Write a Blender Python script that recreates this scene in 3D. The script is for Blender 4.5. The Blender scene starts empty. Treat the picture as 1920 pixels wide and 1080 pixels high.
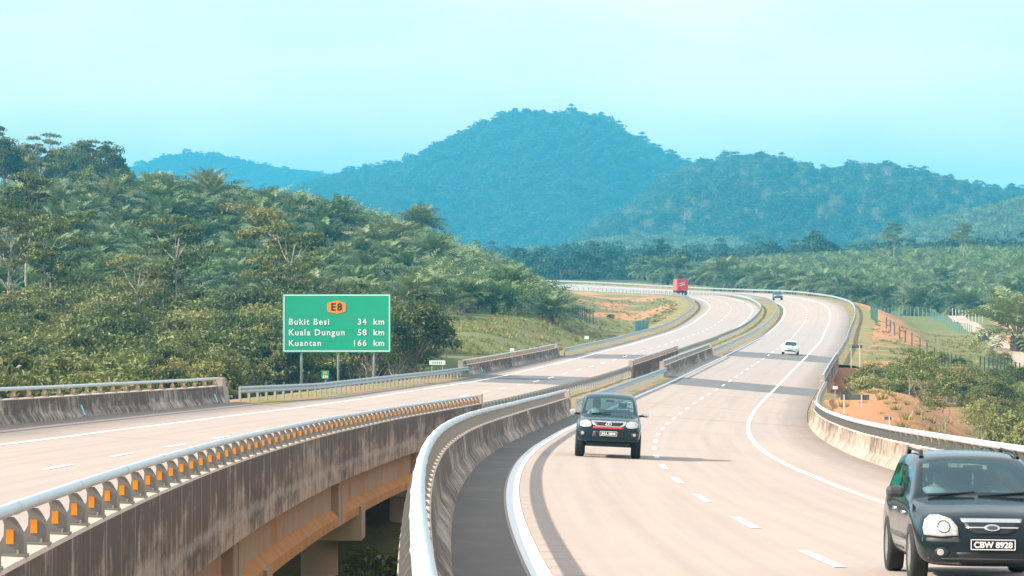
# Expressway through palm country, seen with a long lens from the roadside.
import bpy, bmesh, math, random
import numpy as np
from mathutils import Vector, Matrix, Quaternion
from mathutils.bvhtree import BVHTree
from mathutils.geometry import tessellate_polygon

random.seed(7); RNG = np.random.default_rng(7)
SC = bpy.context.scene
COL = SC.collection
Z0 = 10.0            # camera height above world zero
F = 6800.0 / 1920.0  # focal length / picture width

# ---------------------------------------------------------------- camera, sky, sun, exposure
cam_d = bpy.data.cameras.new('camera'); cam = bpy.data.objects.new('camera', cam_d); COL.objects.link(cam)
cam.location = (0, 0, Z0); cam.rotation_euler = (math.pi / 2, 0, 0)
cam_d.sensor_width = 36; cam_d.lens = 36 * F
cam_d.shift_y = -(540 - 500) / 1920.0
cam_d.clip_start = 0.5; cam_d.clip_end = 20000
SC.camera = cam

SUN_EL, SUN_AZ = math.radians(33), math.radians(-102)     # azimuth measured from +Y towards +X
w = bpy.data.worlds.new('World'); SC.world = w; w.use_nodes = True
nt = w.node_tree; nt.nodes.clear()
sky = nt.nodes.new('ShaderNodeTexSky'); sky.sky_type = 'NISHITA'; sky.sun_disc = False
sky.sun_elevation = SUN_EL; sky.sun_rotation = SUN_AZ; sky.altitude = 50
sky.air_density = 1.0; sky.dust_density = 1.5; sky.ozone_density = 2.0
# thin bright overcast veil over the clear-sky model
veil = nt.nodes.new('ShaderNodeMix'); veil.data_type = 'RGBA'; veil.inputs[0].default_value = 0.8; veil.inputs[7].default_value = (6.0, 6.75, 6.8, 1)
tc = nt.nodes.new('ShaderNodeTexCoord'); mp = nt.nodes.new('ShaderNodeMapping'); mp.inputs['Scale'].default_value = (1, 1, 3.5); cn = nt.nodes.new('ShaderNodeTexNoise'); cn.inputs['Scale'].default_value = 9; cn.inputs['Detail'].default_value = 5
cr = nt.nodes.new('ShaderNodeValToRGB'); cr.color_ramp.elements[0].position = 0.42; cr.color_ramp.elements[0].color = (6.3, 6.7, 6.9, 1); cr.color_ramp.elements[1].position = 0.68; cr.color_ramp.elements[1].color = (8.0, 7.8, 7.8, 1)
nt.links.new(tc.outputs['Generated'], mp.inputs[0]); nt.links.new(mp.outputs[0], cn.inputs['Vector']); nt.links.new(cn.outputs['Fac'], cr.inputs[0]); nt.links.new(cr.outputs[0], veil.inputs[7])
bg = nt.nodes.new('ShaderNodeBackground'); bg.inputs[1].default_value = 0.105
outw = nt.nodes.new('ShaderNodeOutputWorld')
nt.links.new(sky.outputs[0], veil.inputs[6]); nt.links.new(veil.outputs[2], bg.inputs[0]); nt.links.new(bg.outputs[0], outw.inputs[0])

sun_d = bpy.data.lights.new('sun', 'SUN'); sun_d.energy = 5.0; sun_d.angle = math.radians(0.6); sun_d.color = (1.0, 0.92, 0.80)
sun = bpy.data.objects.new('sun', sun_d); COL.objects.link(sun)
sun_dir = Vector((math.cos(SUN_EL) * math.sin(SUN_AZ), math.cos(SUN_EL) * math.cos(SUN_AZ), math.sin(SUN_EL)))
sun.rotation_euler = sun_dir.to_track_quat('Z', 'Y').to_euler(); sun.location = (-60, 20, 80)

vs = SC.view_settings; vs.view_transform = 'Standard'; vs.look = 'None'; vs.exposure = 0.84; vs.gamma = 1.0; vs.use_curve_mapping = False
SC.cycles.max_bounces = 6; SC.cycles.diffuse_bounces = 3; SC.cycles.glossy_bounces = 3; SC.cycles.transmission_bounces = 6
SC.cycles.transparent_max_bounces = 12; SC.cycles.volume_bounces = 0; SC.cycles.use_denoising = True
SC.cycles.caustics_reflective = False; SC.cycles.caustics_refractive = False

# ---------------------------------------------------------------- small helpers
def tag(o, label=None, cat=None, group=None, kind=None):
    if label: o['label'] = label
    if cat: o['category'] = cat
    if group: o['group'] = group
    if kind: o['kind'] = kind
    return o

def link(name, data, parent=None):
    o = bpy.data.objects.new(name, data); COL.objects.link(o)
    if parent is not None: o.parent = parent
    return o

def empty(name, loc=(0, 0, 0), rz=0.0):
    o = link(name, None); o.location = loc; o.rotation_euler = (0, 0, rz); o.empty_display_size = 0.2
    return o

def mesh(name, V, Fs, m=None, smooth=False, uv=None, fm=None, attr=None):
    """one mesh datablock; uv per vertex; attr {name: per-vertex colour}"""
    me = bpy.data.meshes.new(name)
    V = np.asarray(V, dtype=np.float32).reshape(-1, 3)
    me.from_pydata(V.tolist(), [], [list(map(int, f)) for f in Fs])
    if m is not None:
        for x in (m if isinstance(m, (list, tuple)) else [m]): me.materials.append(x)
    if fm is not None: me.polygons.foreach_set('material_index', np.asarray(fm, dtype=np.int32))
    if smooth: me.polygons.foreach_set('use_smooth', [True] * len(me.polygons))
    if uv is not None:
        l = me.uv_layers.new(name='UVMap'); idx = np.empty(len(me.loops), dtype=np.int32); me.loops.foreach_get('vertex_index', idx)
        l.data.foreach_set('uv', np.asarray(uv, dtype=np.float32)[idx].ravel())
    if attr:
        for k, a in attr.items():
            c = me.color_attributes.new(k, 'FLOAT_COLOR', 'POINT'); a = np.asarray(a, dtype=np.float32)
            if a.ndim == 1: a = np.stack([a, a, a, np.ones_like(a)], 1)
            c.data.foreach_set('color', a.ravel())
    me.update()
    return me

class MB:
    """collects simple solids into one mesh"""
    def __init__(s): s.v = []; s.f = []
    def add(s, V, Fs):
        b = len(s.v); s.v += [tuple(p) for p in V]; s.f += [[b + i for i in f] for f in Fs]; return s
    def box(s, x0, x1, y0, y1, z0, z1):
        V = [(x0, y0, z0), (x1, y0, z0), (x1, y1, z0), (x0, y1, z0), (x0, y0, z1), (x1, y0, z1), (x1, y1, z1), (x0, y1, z1)]
        return s.add(V, [(0, 3, 2, 1), (4, 5, 6, 7), (0, 1, 5, 4), (1, 2, 6, 5), (2, 3, 7, 6), (3, 0, 4, 7)])
    def bar(s, a, b, r0, r1=None, n=6):
        a = Vector(a); b = Vector(b); r1 = r0 if r1 is None else r1
        d = (b - a).normalized(); u = d.orthogonal().normalized(); v = d.cross(u)
        V = []
        for p, r in ((a, r0), (b, r1)):
            for i in range(n):
                t = 2 * math.pi * i / n; V.append(p + u * (math.cos(t) * r) + v * (math.sin(t) * r))
        Fs = [(i, (i + 1) % n, n + (i + 1) % n, n + i) for i in range(n)] + [tuple(range(n))[::-1], tuple(range(n, 2 * n))]
        return s.add(V, Fs)
    def prism(s, poly, axis, a, b):
        """poly: 2-D outline in the plane normal to axis ('x': (y,z), 'y': (x,z), 'z': (x,y))"""
        def P(p, h): return {'x': (h, p[0], p[1]), 'y': (p[0], h, p[1]), 'z': (p[0], p[1], h)}[axis]
        n = len(poly); V = [P(p, a) for p in poly] + [P(p, b) for p in poly]
        return s.add(V, [tuple(range(n))[::-1], tuple(range(n, 2 * n))] + [(i, (i + 1) % n, n + (i + 1) % n, n + i) for i in range(n)])
    def lathe(s, prof, axis, c, n=20):
        """prof: (radius, height) pairs turned round an axis through c"""
        V = []
        for r, h in prof:
            for i in range(n):
                t = 2 * math.pi * i / n; a, b = r * math.cos(t), r * math.sin(t)
                V.append({'x': (c[0] + h, c[1] + a, c[2] + b), 'y': (c[0] + a, c[1] + h, c[2] + b), 'z': (c[0] + a, c[1] + b, c[2] + h)}[axis])
        m = len(prof)
        return s.add(V, [(k * n + i, k * n + (i + 1) % n, (k + 1) * n + (i + 1) % n, (k + 1) * n + i) for k in range(m - 1) for i in range(n)])
    def data(s, name, m, smooth=False):
        me = mesh(name, s.v, s.f, m, smooth)
        bm = bmesh.new(); bm.from_mesh(me); bmesh.ops.recalc_face_normals(bm, faces=bm.faces); bm.to_mesh(me); bm.free()
        return me
    def build(s, name, m, parent=None, smooth=False):
        return link(name, s.data(name, m, smooth), parent)

def text_mesh(txt, size, m, bold=0.012, spacing=1.0, depth=0.004, align='LEFT'):
    c = bpy.data.curves.new('t', 'FONT'); c.body = txt; c.size = size; c.offset = bold * size; c.space_character = spacing
    c.extrude = depth; c.align_x = align; c.resolution_u = 3
    o = bpy.data.objects.new('t', c); COL.objects.link(o)
    dg = bpy.context.evaluated_depsgraph_get(); me = bpy.data.meshes.new_from_object(o.evaluated_get(dg))
    bpy.data.objects.remove(o); bpy.data.curves.remove(c)
    me.materials.clear(); me.materials.append(m); me.name = 'lettering'
    return me

# ---------------------------------------------------------------- node helper and materials
class NT:
    def __init__(s, name):
        s.m = bpy.data.materials.new(name); s.m.use_nodes = True; s.t = s.m.node_tree; s.t.nodes.clear()
        s.o = s.t.nodes.new('ShaderNodeOutputMaterial')
    def n(s, k, **kw):
        x = s.t.nodes.new('ShaderNode' + k)
        for a, b in kw.items(): setattr(x, a, b)
        return x
    def put(s, sock, v):
        if hasattr(v, 'is_linked'): s.t.links.new(v, sock)
        elif v is not None:
            if isinstance(v, (tuple, list)) and len(v) == 3 and len(sock.default_value) == 4: v = (*v, 1)
            sock.default_value = v
    def math(s, op, a, b=None, c=None):
        x = s.n('Math', operation=op)
        for i, v in enumerate((a, b, c)):
            if v is not None: s.put(x.inputs[i], v)
        return x.outputs[0]
    def mix(s, f, a, b, mode='MIX'):
        x = s.n('Mix', data_type='RGBA', blend_type=mode); s.put(x.inputs[0], f); s.put(x.inputs[6], a); s.put(x.inputs[7], b); return x.outputs[2]
    def ramp(s, f, pts):
        x = s.n('ValToRGB'); e = x.color_ramp.elements
        while len(e) < len(pts): e.new(0.5)
        for el, (p, c) in zip(e, pts):
            el.position = p; el.color = (c, c, c, 1) if isinstance(c, (int, float)) else (*c, 1)
        s.put(x.inputs[0], f); return x.outputs[0]
    def noise(s, v, scale, detail=4, rough=0.55):
        x = s.n('TexNoise'); s.put(x.inputs['Vector'], v); x.inputs['Scale'].default_value = scale
        x.inputs['Detail'].default_value = detail; x.inputs['Roughness'].default_value = rough; return x.outputs['Fac']
    def vec(s, a, b, c=0.0):
        x = s.n('CombineXYZ'); s.put(x.inputs[0], a); s.put(x.inputs[1], b); s.put(x.inputs[2], c); return x.outputs[0]
    def uv(s):
        x = s.n('UVMap'); y = s.n('SeparateXYZ'); s.put(y.inputs[0], x.outputs[0]); return y.outputs[0], y.outputs[1]
    def obj(s): return s.n('TexCoord').outputs['Object']
    def pos(s): return s.n('NewGeometry').outputs['Position']
    def rand(s): return s.n('ObjectInfo').outputs['Random']
    def vcol(s, name):
        x = s.n('VertexColor'); x.layer_name = name; return x.outputs['Color']
    def done(s, col, rough=0.6, metal=0.0, bump=None, bstr=0.3, bdist=0.02, **kw):
        b = s.n('BsdfPrincipled'); s.put(b.inputs['Base Color'], col); s.put(b.inputs['Roughness'], rough); s.put(b.inputs['Metallic'], metal)
        for k, v in kw.items(): s.put(b.inputs[k.replace('_', ' ')], v)
        if bump is not None:
            u = s.n('Bump'); u.inputs['Strength'].default_value = bstr; u.inputs['Distance'].default_value = bdist
            s.put(u.inputs['Height'], bump); s.t.links.new(u.outputs[0], b.inputs['Normal'])
        s.t.links.new(b.outputs[0], s.o.inputs[0]); return s.m

def plain(name, col, rough=0.6, metal=0.0, var=0.12, scale=3.0, **kw):
    n = NT(name); f = n.noise(n.obj(), scale, 4)
    c = n.mix(f, tuple(x * (1 - var) for x in col), tuple(min(1, x * (1 + var)) for x in col))
    return n.done(c, rough, metal, **kw)

def leaf_material(name, dark, light, warm, translucent=0.3):
    """foliage: colour differs from leaf to leaf and from tree to tree"""
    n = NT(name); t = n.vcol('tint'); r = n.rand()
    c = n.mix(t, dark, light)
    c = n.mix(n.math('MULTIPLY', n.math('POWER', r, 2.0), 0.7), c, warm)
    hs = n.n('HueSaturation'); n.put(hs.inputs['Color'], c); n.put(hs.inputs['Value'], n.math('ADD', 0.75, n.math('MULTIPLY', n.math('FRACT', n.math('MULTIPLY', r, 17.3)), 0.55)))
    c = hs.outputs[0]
    d = n.n('BsdfPrincipled'); n.put(d.inputs['Base Color'], c); d.inputs['Roughness'].default_value = 0.5; d.inputs['Specular IOR Level'].default_value = 0.35
    tr = n.n('BsdfTranslucent'); n.put(tr.inputs[0], n.mix(0.5, c, (0.16, 0.2, 0.03)))
    mx = n.n('MixShader'); mx.inputs[0].default_value = translucent
    n.t.links.new(d.outputs[0], mx.inputs[1]); n.t.links.new(tr.outputs[0], mx.inputs[2]); n.t.links.new(mx.outputs[0], n.o.inputs[0])
    return n.m

M = {}
def road_material():
    n = NT('concrete_pavement'); u, v = n.uv(); p = n.pos()
    big = n.noise(n.vec(n.math('MULTIPLY', u, 0.35), n.math('MULTIPLY', v, 0.05)), 1.0, 3)
    streak = n.noise(n.vec(n.math('MULTIPLY', u, 2.6), n.math('MULTIPLY', v, 0.03)), 1.0, 3)
    patch = n.noise(n.vec(n.math('MULTIPLY', u, 0.05), n.math('MULTIPLY', v, 0.22)), 1.0, 2)
    fine = n.noise(p, 14.0, 5, 0.7)
    c = n.mix(big, (0.40, 0.308, 0.255), (0.475, 0.37, 0.308))
    c = n.mix(n.ramp(streak, [(0.40, 0.0), (0.66, 0.5)]), c, (0.32, 0.262, 0.23))
    c = n.mix(n.ramp(patch, [(0.52, 0.0), (0.64, 0.22)]), c, (0.40, 0.37, 0.36))
    g = n.ramp(n.math('DIVIDE', v, 1000.0), [(0.0, 0.0), (0.20, 0.1), (0.30, 0.65), (0.46, 0.6), (0.5, 0.05), (1.0, 0.0)])
    c = n.mix(n.math('MULTIPLY', g, 0.9), c, (0.33, 0.31, 0.305))
    # wheel-path rubber and grime gathered along the outer edge
    wp = n.math('PINGPONG', n.math('ADD', u, 1.82), 0.9)
    c = n.mix(n.math('MULTIPLY', n.ramp(wp, [(0.0, 0.0), (0.6, 0.35)]), n.ramp(streak, [(0.3, 0.1), (0.7, 0.5)])), c, (0.36, 0.31, 0.285))
    edge = n.math('ADD', n.math('ABSOLUTE', n.math('SUBTRACT', u, 0.6)), n.math('MULTIPLY', n.noise(n.vec(n.math('MULTIPLY', u, 0.8), n.math('MULTIPLY', v, 0.12)), 1.0, 4), 1.1))
    c = n.mix(n.ramp(n.math('MULTIPLY', edge, 0.1), [(0.47, 0.0), (0.66, 0.8)]), c, (0.17, 0.13, 0.105))
    jt = n.ramp(n.math('PINGPONG', n.math('ADD', v, n.math('MULTIPLY', u, 0.02)), 2.5), [(0.0, 1.0), (0.022, 0.0)])
    c = n.mix(n.math('MULTIPLY', jt, 0.4), c, (0.22, 0.17, 0.145))
    drip = n.ramp(n.math('ABSOLUTE', n.math('SUBTRACT', n.math('PINGPONG', u, 3.65), 1.85)), [(0.0, 0.3), (0.28, 0.0)])
    c = n.mix(n.math('MULTIPLY', drip, n.ramp(n.noise(n.vec(n.math('MULTIPLY', u, 1.5), n.math('MULTIPLY', v, 0.15)), 1.0, 4), [(0.35, 0.2), (0.65, 1.0)])), c, (0.24, 0.20, 0.18))
    c = n.mix(n.math('MULTIPLY', fine, 0.25), c, (0.36, 0.29, 0.25))
    return n.done(c, 0.85, bump=fine, bstr=0.15, bdist=0.01)
M['road'] = road_material()

def asphalt_material(name, a, b):
    n = NT(name); u, v = n.uv(); f = n.noise(n.pos(), 9.0, 6, 0.7); g = n.noise(n.vec(n.math('MULTIPLY', u, 0.8), n.math('MULTIPLY', v, 0.3)), 1.0, 3)
    s = n.noise(n.vec(n.math('MULTIPLY', u, 1.0), n.math('MULTIPLY', v, 0.35)), 1.0, 5)
    c = n.mix(g, a, b); c = n.mix(n.math('MULTIPLY', f, 0.5), c, tuple(x * 0.75 for x in a)); c = n.mix(n.ramp(s, [(0.5, 0), (0.75, 0.35)]), c, tuple(x * 1.5 for x in b))
    return n.done(c, 0.85, bump=f, bstr=0.3, bdist=0.01)
M['asphalt'] = asphalt_material('shoulder_asphalt', (0.12, 0.098, 0.084), (0.175, 0.142, 0.122))
M['patch'] = asphalt_material('approach_asphalt', (0.135, 0.13, 0.13), (0.18, 0.172, 0.17))

def paint_material(name, col):
    n = NT(name); f = n.noise(n.pos(), 3.0, 6, 0.7); u, v = n.uv()
    groove = n.ramp(n.math('PINGPONG', v, 0.9), [(0.0, 1.0), (0.03, 0.0)])
    c = n.mix(n.ramp(f, [(0.55, 0.0), (0.8, 0.35)]), col, (0.5, 0.45, 0.4)); c = n.mix(n.math('MULTIPLY', groove, 0.25), c, (0.4, 0.36, 0.33))
    return n.done(c, 0.7)
M['paint'] = paint_material('white_paint', (0.80, 0.80, 0.78))
M['joint'] = plain('joint_sealant', (0.16, 0.13, 0.12), 0.9)
M['joint_pale'] = plain('sawn_joint', (0.34, 0.28, 0.25), 0.9)

def stained_concrete(name, dark_amount, base=(0.47, 0.37, 0.30), height=0.85, drip=2.0, band=False):
    """weathered parapet: mould below the cap, pale run-off under every post. u along (m), v up from the foot (m)"""
    n = NT(name); u, v = n.uv()
    st = n.noise(n.vec(n.math('MULTIPLY', u, 2.2), n.math('MULTIPLY', v, 0.12)), 1.0, 6, 0.7)
    st2 = n.noise(n.vec(n.math('MULTIPLY', u, 7.0), n.math('MULTIPLY', v, 0.6)), 1.0, 5, 0.65)
    cl = n.noise(n.vec(n.math('MULTIPLY', u, 0.30), n.math('MULTIPLY', v, 1.6)), 1.0, 4, 0.6)
    f = n.noise(n.pos(), 7.0, 5, 0.65)
    c = n.mix(f, base, tuple(x * 1.25 for x in base))
    lowf = n.noise(n.vec(n.math('MULTIPLY', u, 0.085), n.math('MULTIPLY', v, 0.1)), 1.0, 2)
    blot = n.noise(n.vec(n.math('MULTIPLY', u, 1.1), n.math('MULTIPLY', v, 1.5)), 1.0, 6, 0.68)
    m = n.math('ADD', n.math('MULTIPLY', st, 0.26), n.math('ADD', n.math('MULTIPLY', cl, 0.20), n.math('MULTIPLY', st2, 0.12)))
    m = n.math('ADD', m, n.math('ADD', n.math('MULTIPLY', lowf, 0.25), n.math('MULTIPLY', blot, 0.27)))
    m = n.math('ADD', m, n.math('MULTIPLY', n.math('SUBTRACT', v, 0.6), 0.07))
    q = 0.55 + 0.22 * (0.5 - dark_amount)
    m = n.ramp(m, [(q - 0.045, 0.0), (q + 0.045, 1.0)])
    c = n.mix(n.math('MULTIPLY', m, 0.95), c, n.mix(st2, (0.026, 0.018, 0.012), (0.15, 0.095, 0.06)))
    if band:
        bv = n.math('ADD', n.math('SUBTRACT', v, 0.40), n.math('MULTIPLY', n.math('SUBTRACT', n.noise(n.vec(n.math('MULTIPLY', u, 0.22), 0.0), 1.0, 2), 0.5), 0.45))
        bv = n.math('ADD', bv, n.math('MULTIPLY', n.math('SUBTRACT', n.noise(n.vec(n.math('MULTIPLY', u, 1.6), n.math('MULTIPLY', v, 2.0)), 1.0, 5, 0.7), 0.5), 0.22))
        bm_ = n.ramp(n.math('ABSOLUTE', bv), [(0.0, 1.0), (0.05, 0.8), (0.13, 0.0)])
        c = n.mix(n.math('MULTIPLY', bm_, n.ramp(f, [(0.38, 0.15), (0.6, 0.85)])), c, (0.42, 0.37, 0.33))
    wob = n.math('MULTIPLY', n.math('SUBTRACT', n.noise(n.vec(n.math('MULTIPLY', u, 0.9), n.math('MULTIPLY', v, 1.3)), 1.0, 2), 0.5), 0.22)
    dp = n.math('PINGPONG', n.math('ADD', u, wob), drip / 2)
    line = n.ramp(dp, [(0.0, 1.0), (0.025, 0.8), (0.05, 0.0)])
    c = n.mix(n.math('MULTIPLY', line, n.ramp(n.noise(n.vec(n.math('MULTIPLY', u, 0.5), n.math('MULTIPLY', v, 0.6)), 1.0, 3), [(0.35, 0.1), (0.6, 0.9)])), c, (0.50, 0.42, 0.36))
    top = n.ramp(v, [(0.0, 0.0), (max(0, height - 0.004), 0.0), (min(1, height + 0.002), 1.0)])
    return n.done(c, 0.9, bump=n.math('ADD', f, n.math('MULTIPLY', m, -0.5)), bstr=0.4, bdist=0.02)
M['parapet_dark'] = stained_concrete('stained_parapet_concrete', 0.72, band=False)
M['parapet_face'] = stained_concrete('mouldy_fascia_concrete', 0.60, base=(0.45, 0.345, 0.27), band=True)
M['parapet_pale'] = stained_concrete('pale_parapet_concrete', 0.50, base=(0.36, 0.275, 0.222))
M['concrete_top'] = plain('bare_concrete', (0.56, 0.43, 0.34), 0.9, var=0.25, scale=4)
def girder_material():
    n = NT('girder_concrete'); p = n.obj(); f = n.noise(p, 2.5, 5, 0.6); g = n.noise(p, 0.35, 3); u, v = n.uv()
    st = n.noise(n.vec(n.math('MULTIPLY', u, 1.5), n.math('MULTIPLY', v, 0.2)), 1.0, 4)
    c = n.mix(f, (0.46, 0.345, 0.27), (0.56, 0.43, 0.345)); c = n.mix(n.ramp(st, [(0.5, 0), (0.72, 0.35)]), c, (0.27, 0.17, 0.12))
    c = n.mix(n.ramp(g, [(0.56, 0.0), (0.70, 0.8)]), c, (0.58, 0.25, 0.07))
    return n.done(c, 0.9, bump=f, bstr=0.2)
M['girder'] = girder_material()
M['flange'] = plain('rust_stained_flange', (0.58, 0.29, 0.11), 0.9, var=0.35, scale=1.2)
def steel(name, col, rough=0.45, metal=0.75):
    n = NT(name); p = n.obj(); f = n.noise(p, 1.3, 5, 0.6); g = n.noise(p, 22.0, 3)
    c = n.mix(f, tuple(x * 0.8 for x in col), tuple(x * 1.12 for x in col)); c = n.mix(n.ramp(g, [(0.6, 0), (0.8, 0.25)]), c, (0.32, 0.29, 0.26))
    return n.done(c, n.ramp(f, [(0.3, rough - 0.1), (0.7, rough + 0.15)]), metal)
M['tube'] = steel('galvanised_tube', (0.60, 0.66, 0.68), 0.42, 0.35)
M['beam'] = steel('galvanised_beam', (0.42, 0.47, 0.49), 0.5, 0.5)
M['postplate'] = steel('galvanised_plate', (0.22, 0.21, 0.19), 0.6, 0.35)
M['orange'] = plain('orange_reflector', (0.85, 0.27, 0.01), 0.4, var=0.4, scale=8)
M['gpost'] = steel('galvanised_post', (0.47, 0.45, 0.42), 0.6, 0.3)
M['soil_wall'] = plain('weathered_wood', (0.18, 0.15, 0.12), 0.9)

# ---------------------------------------------------------------- the two carriageways (surveyed centre lines: chainage, x, y, z, cross-fall %)
RC_DATA=[[-38.0,4.9,7.28,-2.27,0.88],[-26.0,4.52,19.28,-2.72,0.77],[-14.0,4.17,31.27,-3.16,-0.02],[-2.0,3.89,43.27,-3.58,-1.37],[10.0,3.7,55.27,-3.98,-2.76],[22.0,3.63,67.27,-4.36,-3.92],[34.0,3.69,79.27,-4.73,-4.35],[46.0,3.86,91.26,-5.09,-4.38],[58.0,4.14,103.26,-5.46,-4.47],[70.0,4.53,115.25,-5.82,-4.61],[82.0,5.02,127.24,-6.17,-4.81],[94.0,5.59,139.23,-6.49,-5.06],[106.0,6.25,151.21,-6.81,-5.38],[118.0,6.97,163.19,-7.1,-5.77],[130.0,7.77,175.16,-7.37,-6.25],[142.0,8.63,187.13,-7.61,-6.8],[154.0,9.55,199.09,-7.82,-7.29],[166.0,10.54,211.05,-8.0,-7.69],[178.0,11.58,223.01,-8.16,-8.01],[190.0,12.68,234.96,-8.3,-8.25],[202.0,13.82,246.9,-8.43,-8.45],[214.0,15.0,258.84,-8.52,-8.61],[226.0,16.19,270.79,-8.59,-8.72],[238.0,17.39,282.73,-8.64,-8.79],[250.0,18.6,294.66,-8.68,-8.78],[262.0,19.82,306.6,-8.72,-8.59],[274.0,21.07,318.54,-8.75,-8.23],[286.0,22.34,330.47,-8.76,-7.69],[298.0,23.65,342.4,-8.75,-7.07],[310.0,24.96,354.33,-8.71,-6.41],[322.0,26.26,366.26,-8.68,-5.76],[334.0,27.55,378.19,-8.65,-5.16],[346.0,28.83,390.12,-8.63,-4.67],[358.0,30.1,402.05,-8.62,-4.3],[370.0,31.34,413.99,-8.62,-3.96],[382.0,32.55,425.92,-8.64,-3.6],[394.0,33.71,437.87,-8.66,-3.19],[406.0,34.84,449.81,-8.69,-2.75],[418.0,35.96,461.76,-8.7,-2.3],[430.0,37.09,473.71,-8.69,-1.85],[442.0,38.23,485.65,-8.66,-1.4],[454.0,39.4,497.6,-8.6,-0.98],[466.0,40.59,509.54,-8.51,-0.58],[478.0,41.79,521.48,-8.39,-0.22],[490.0,42.97,533.42,-8.23,0.12],[502.0,44.13,545.36,-8.05,0.46],[514.0,45.24,557.31,-7.84,0.79],[526.0,46.3,569.26,-7.62,1.12],[538.0,47.3,581.22,-7.4,1.46],[550.0,48.23,593.19,-7.2,1.77],[562.0,49.1,605.15,-7.04,2.03],[574.0,49.89,617.13,-6.92,2.24],[586.0,50.62,629.11,-6.83,2.4],[598.0,51.29,641.09,-6.78,2.55],[610.0,51.91,653.07,-6.73,2.69],[622.0,52.49,665.06,-6.7,2.83],[634.0,53.03,677.04,-6.66,2.98],[646.0,53.53,689.03,-6.63,3.11],[658.0,53.98,701.03,-6.6,3.23],[670.0,54.36,713.02,-6.58,3.32],[682.0,54.66,725.02,-6.57,3.39],[694.0,54.87,737.01,-6.55,3.44],[706.0,54.96,749.01,-6.52,3.49],[718.0,54.91,761.01,-6.49,3.54],[730.0,54.69,773.01,-6.44,3.59],[742.0,54.28,785.0,-6.39,3.64],[754.0,53.65,796.98,-6.35,3.68],[766.0,52.78,808.94,-6.33,3.73],[778.0,51.66,820.89,-6.33,3.77],[790.0,50.25,832.8,-6.33,3.8],[802.0,48.54,844.67,-6.33,3.84],[814.0,46.51,856.49,-6.31,3.87],[826.0,44.15,868.25,-6.28,3.91],[838.0,41.45,879.94,-6.21,3.94],[850.0,38.4,891.54,-6.11,3.98],[862.0,34.98,903.03,-5.98,4.01],[874.0,31.2,914.41,-5.82,4.04],[886.0,27.05,925.66,-5.62,4.07],[898.0,22.51,936.76,-5.41,4.1],[910.0,17.6,947.7,-5.19,4.13],[922.0,12.38,958.5,-4.95,4.16]]
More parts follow.
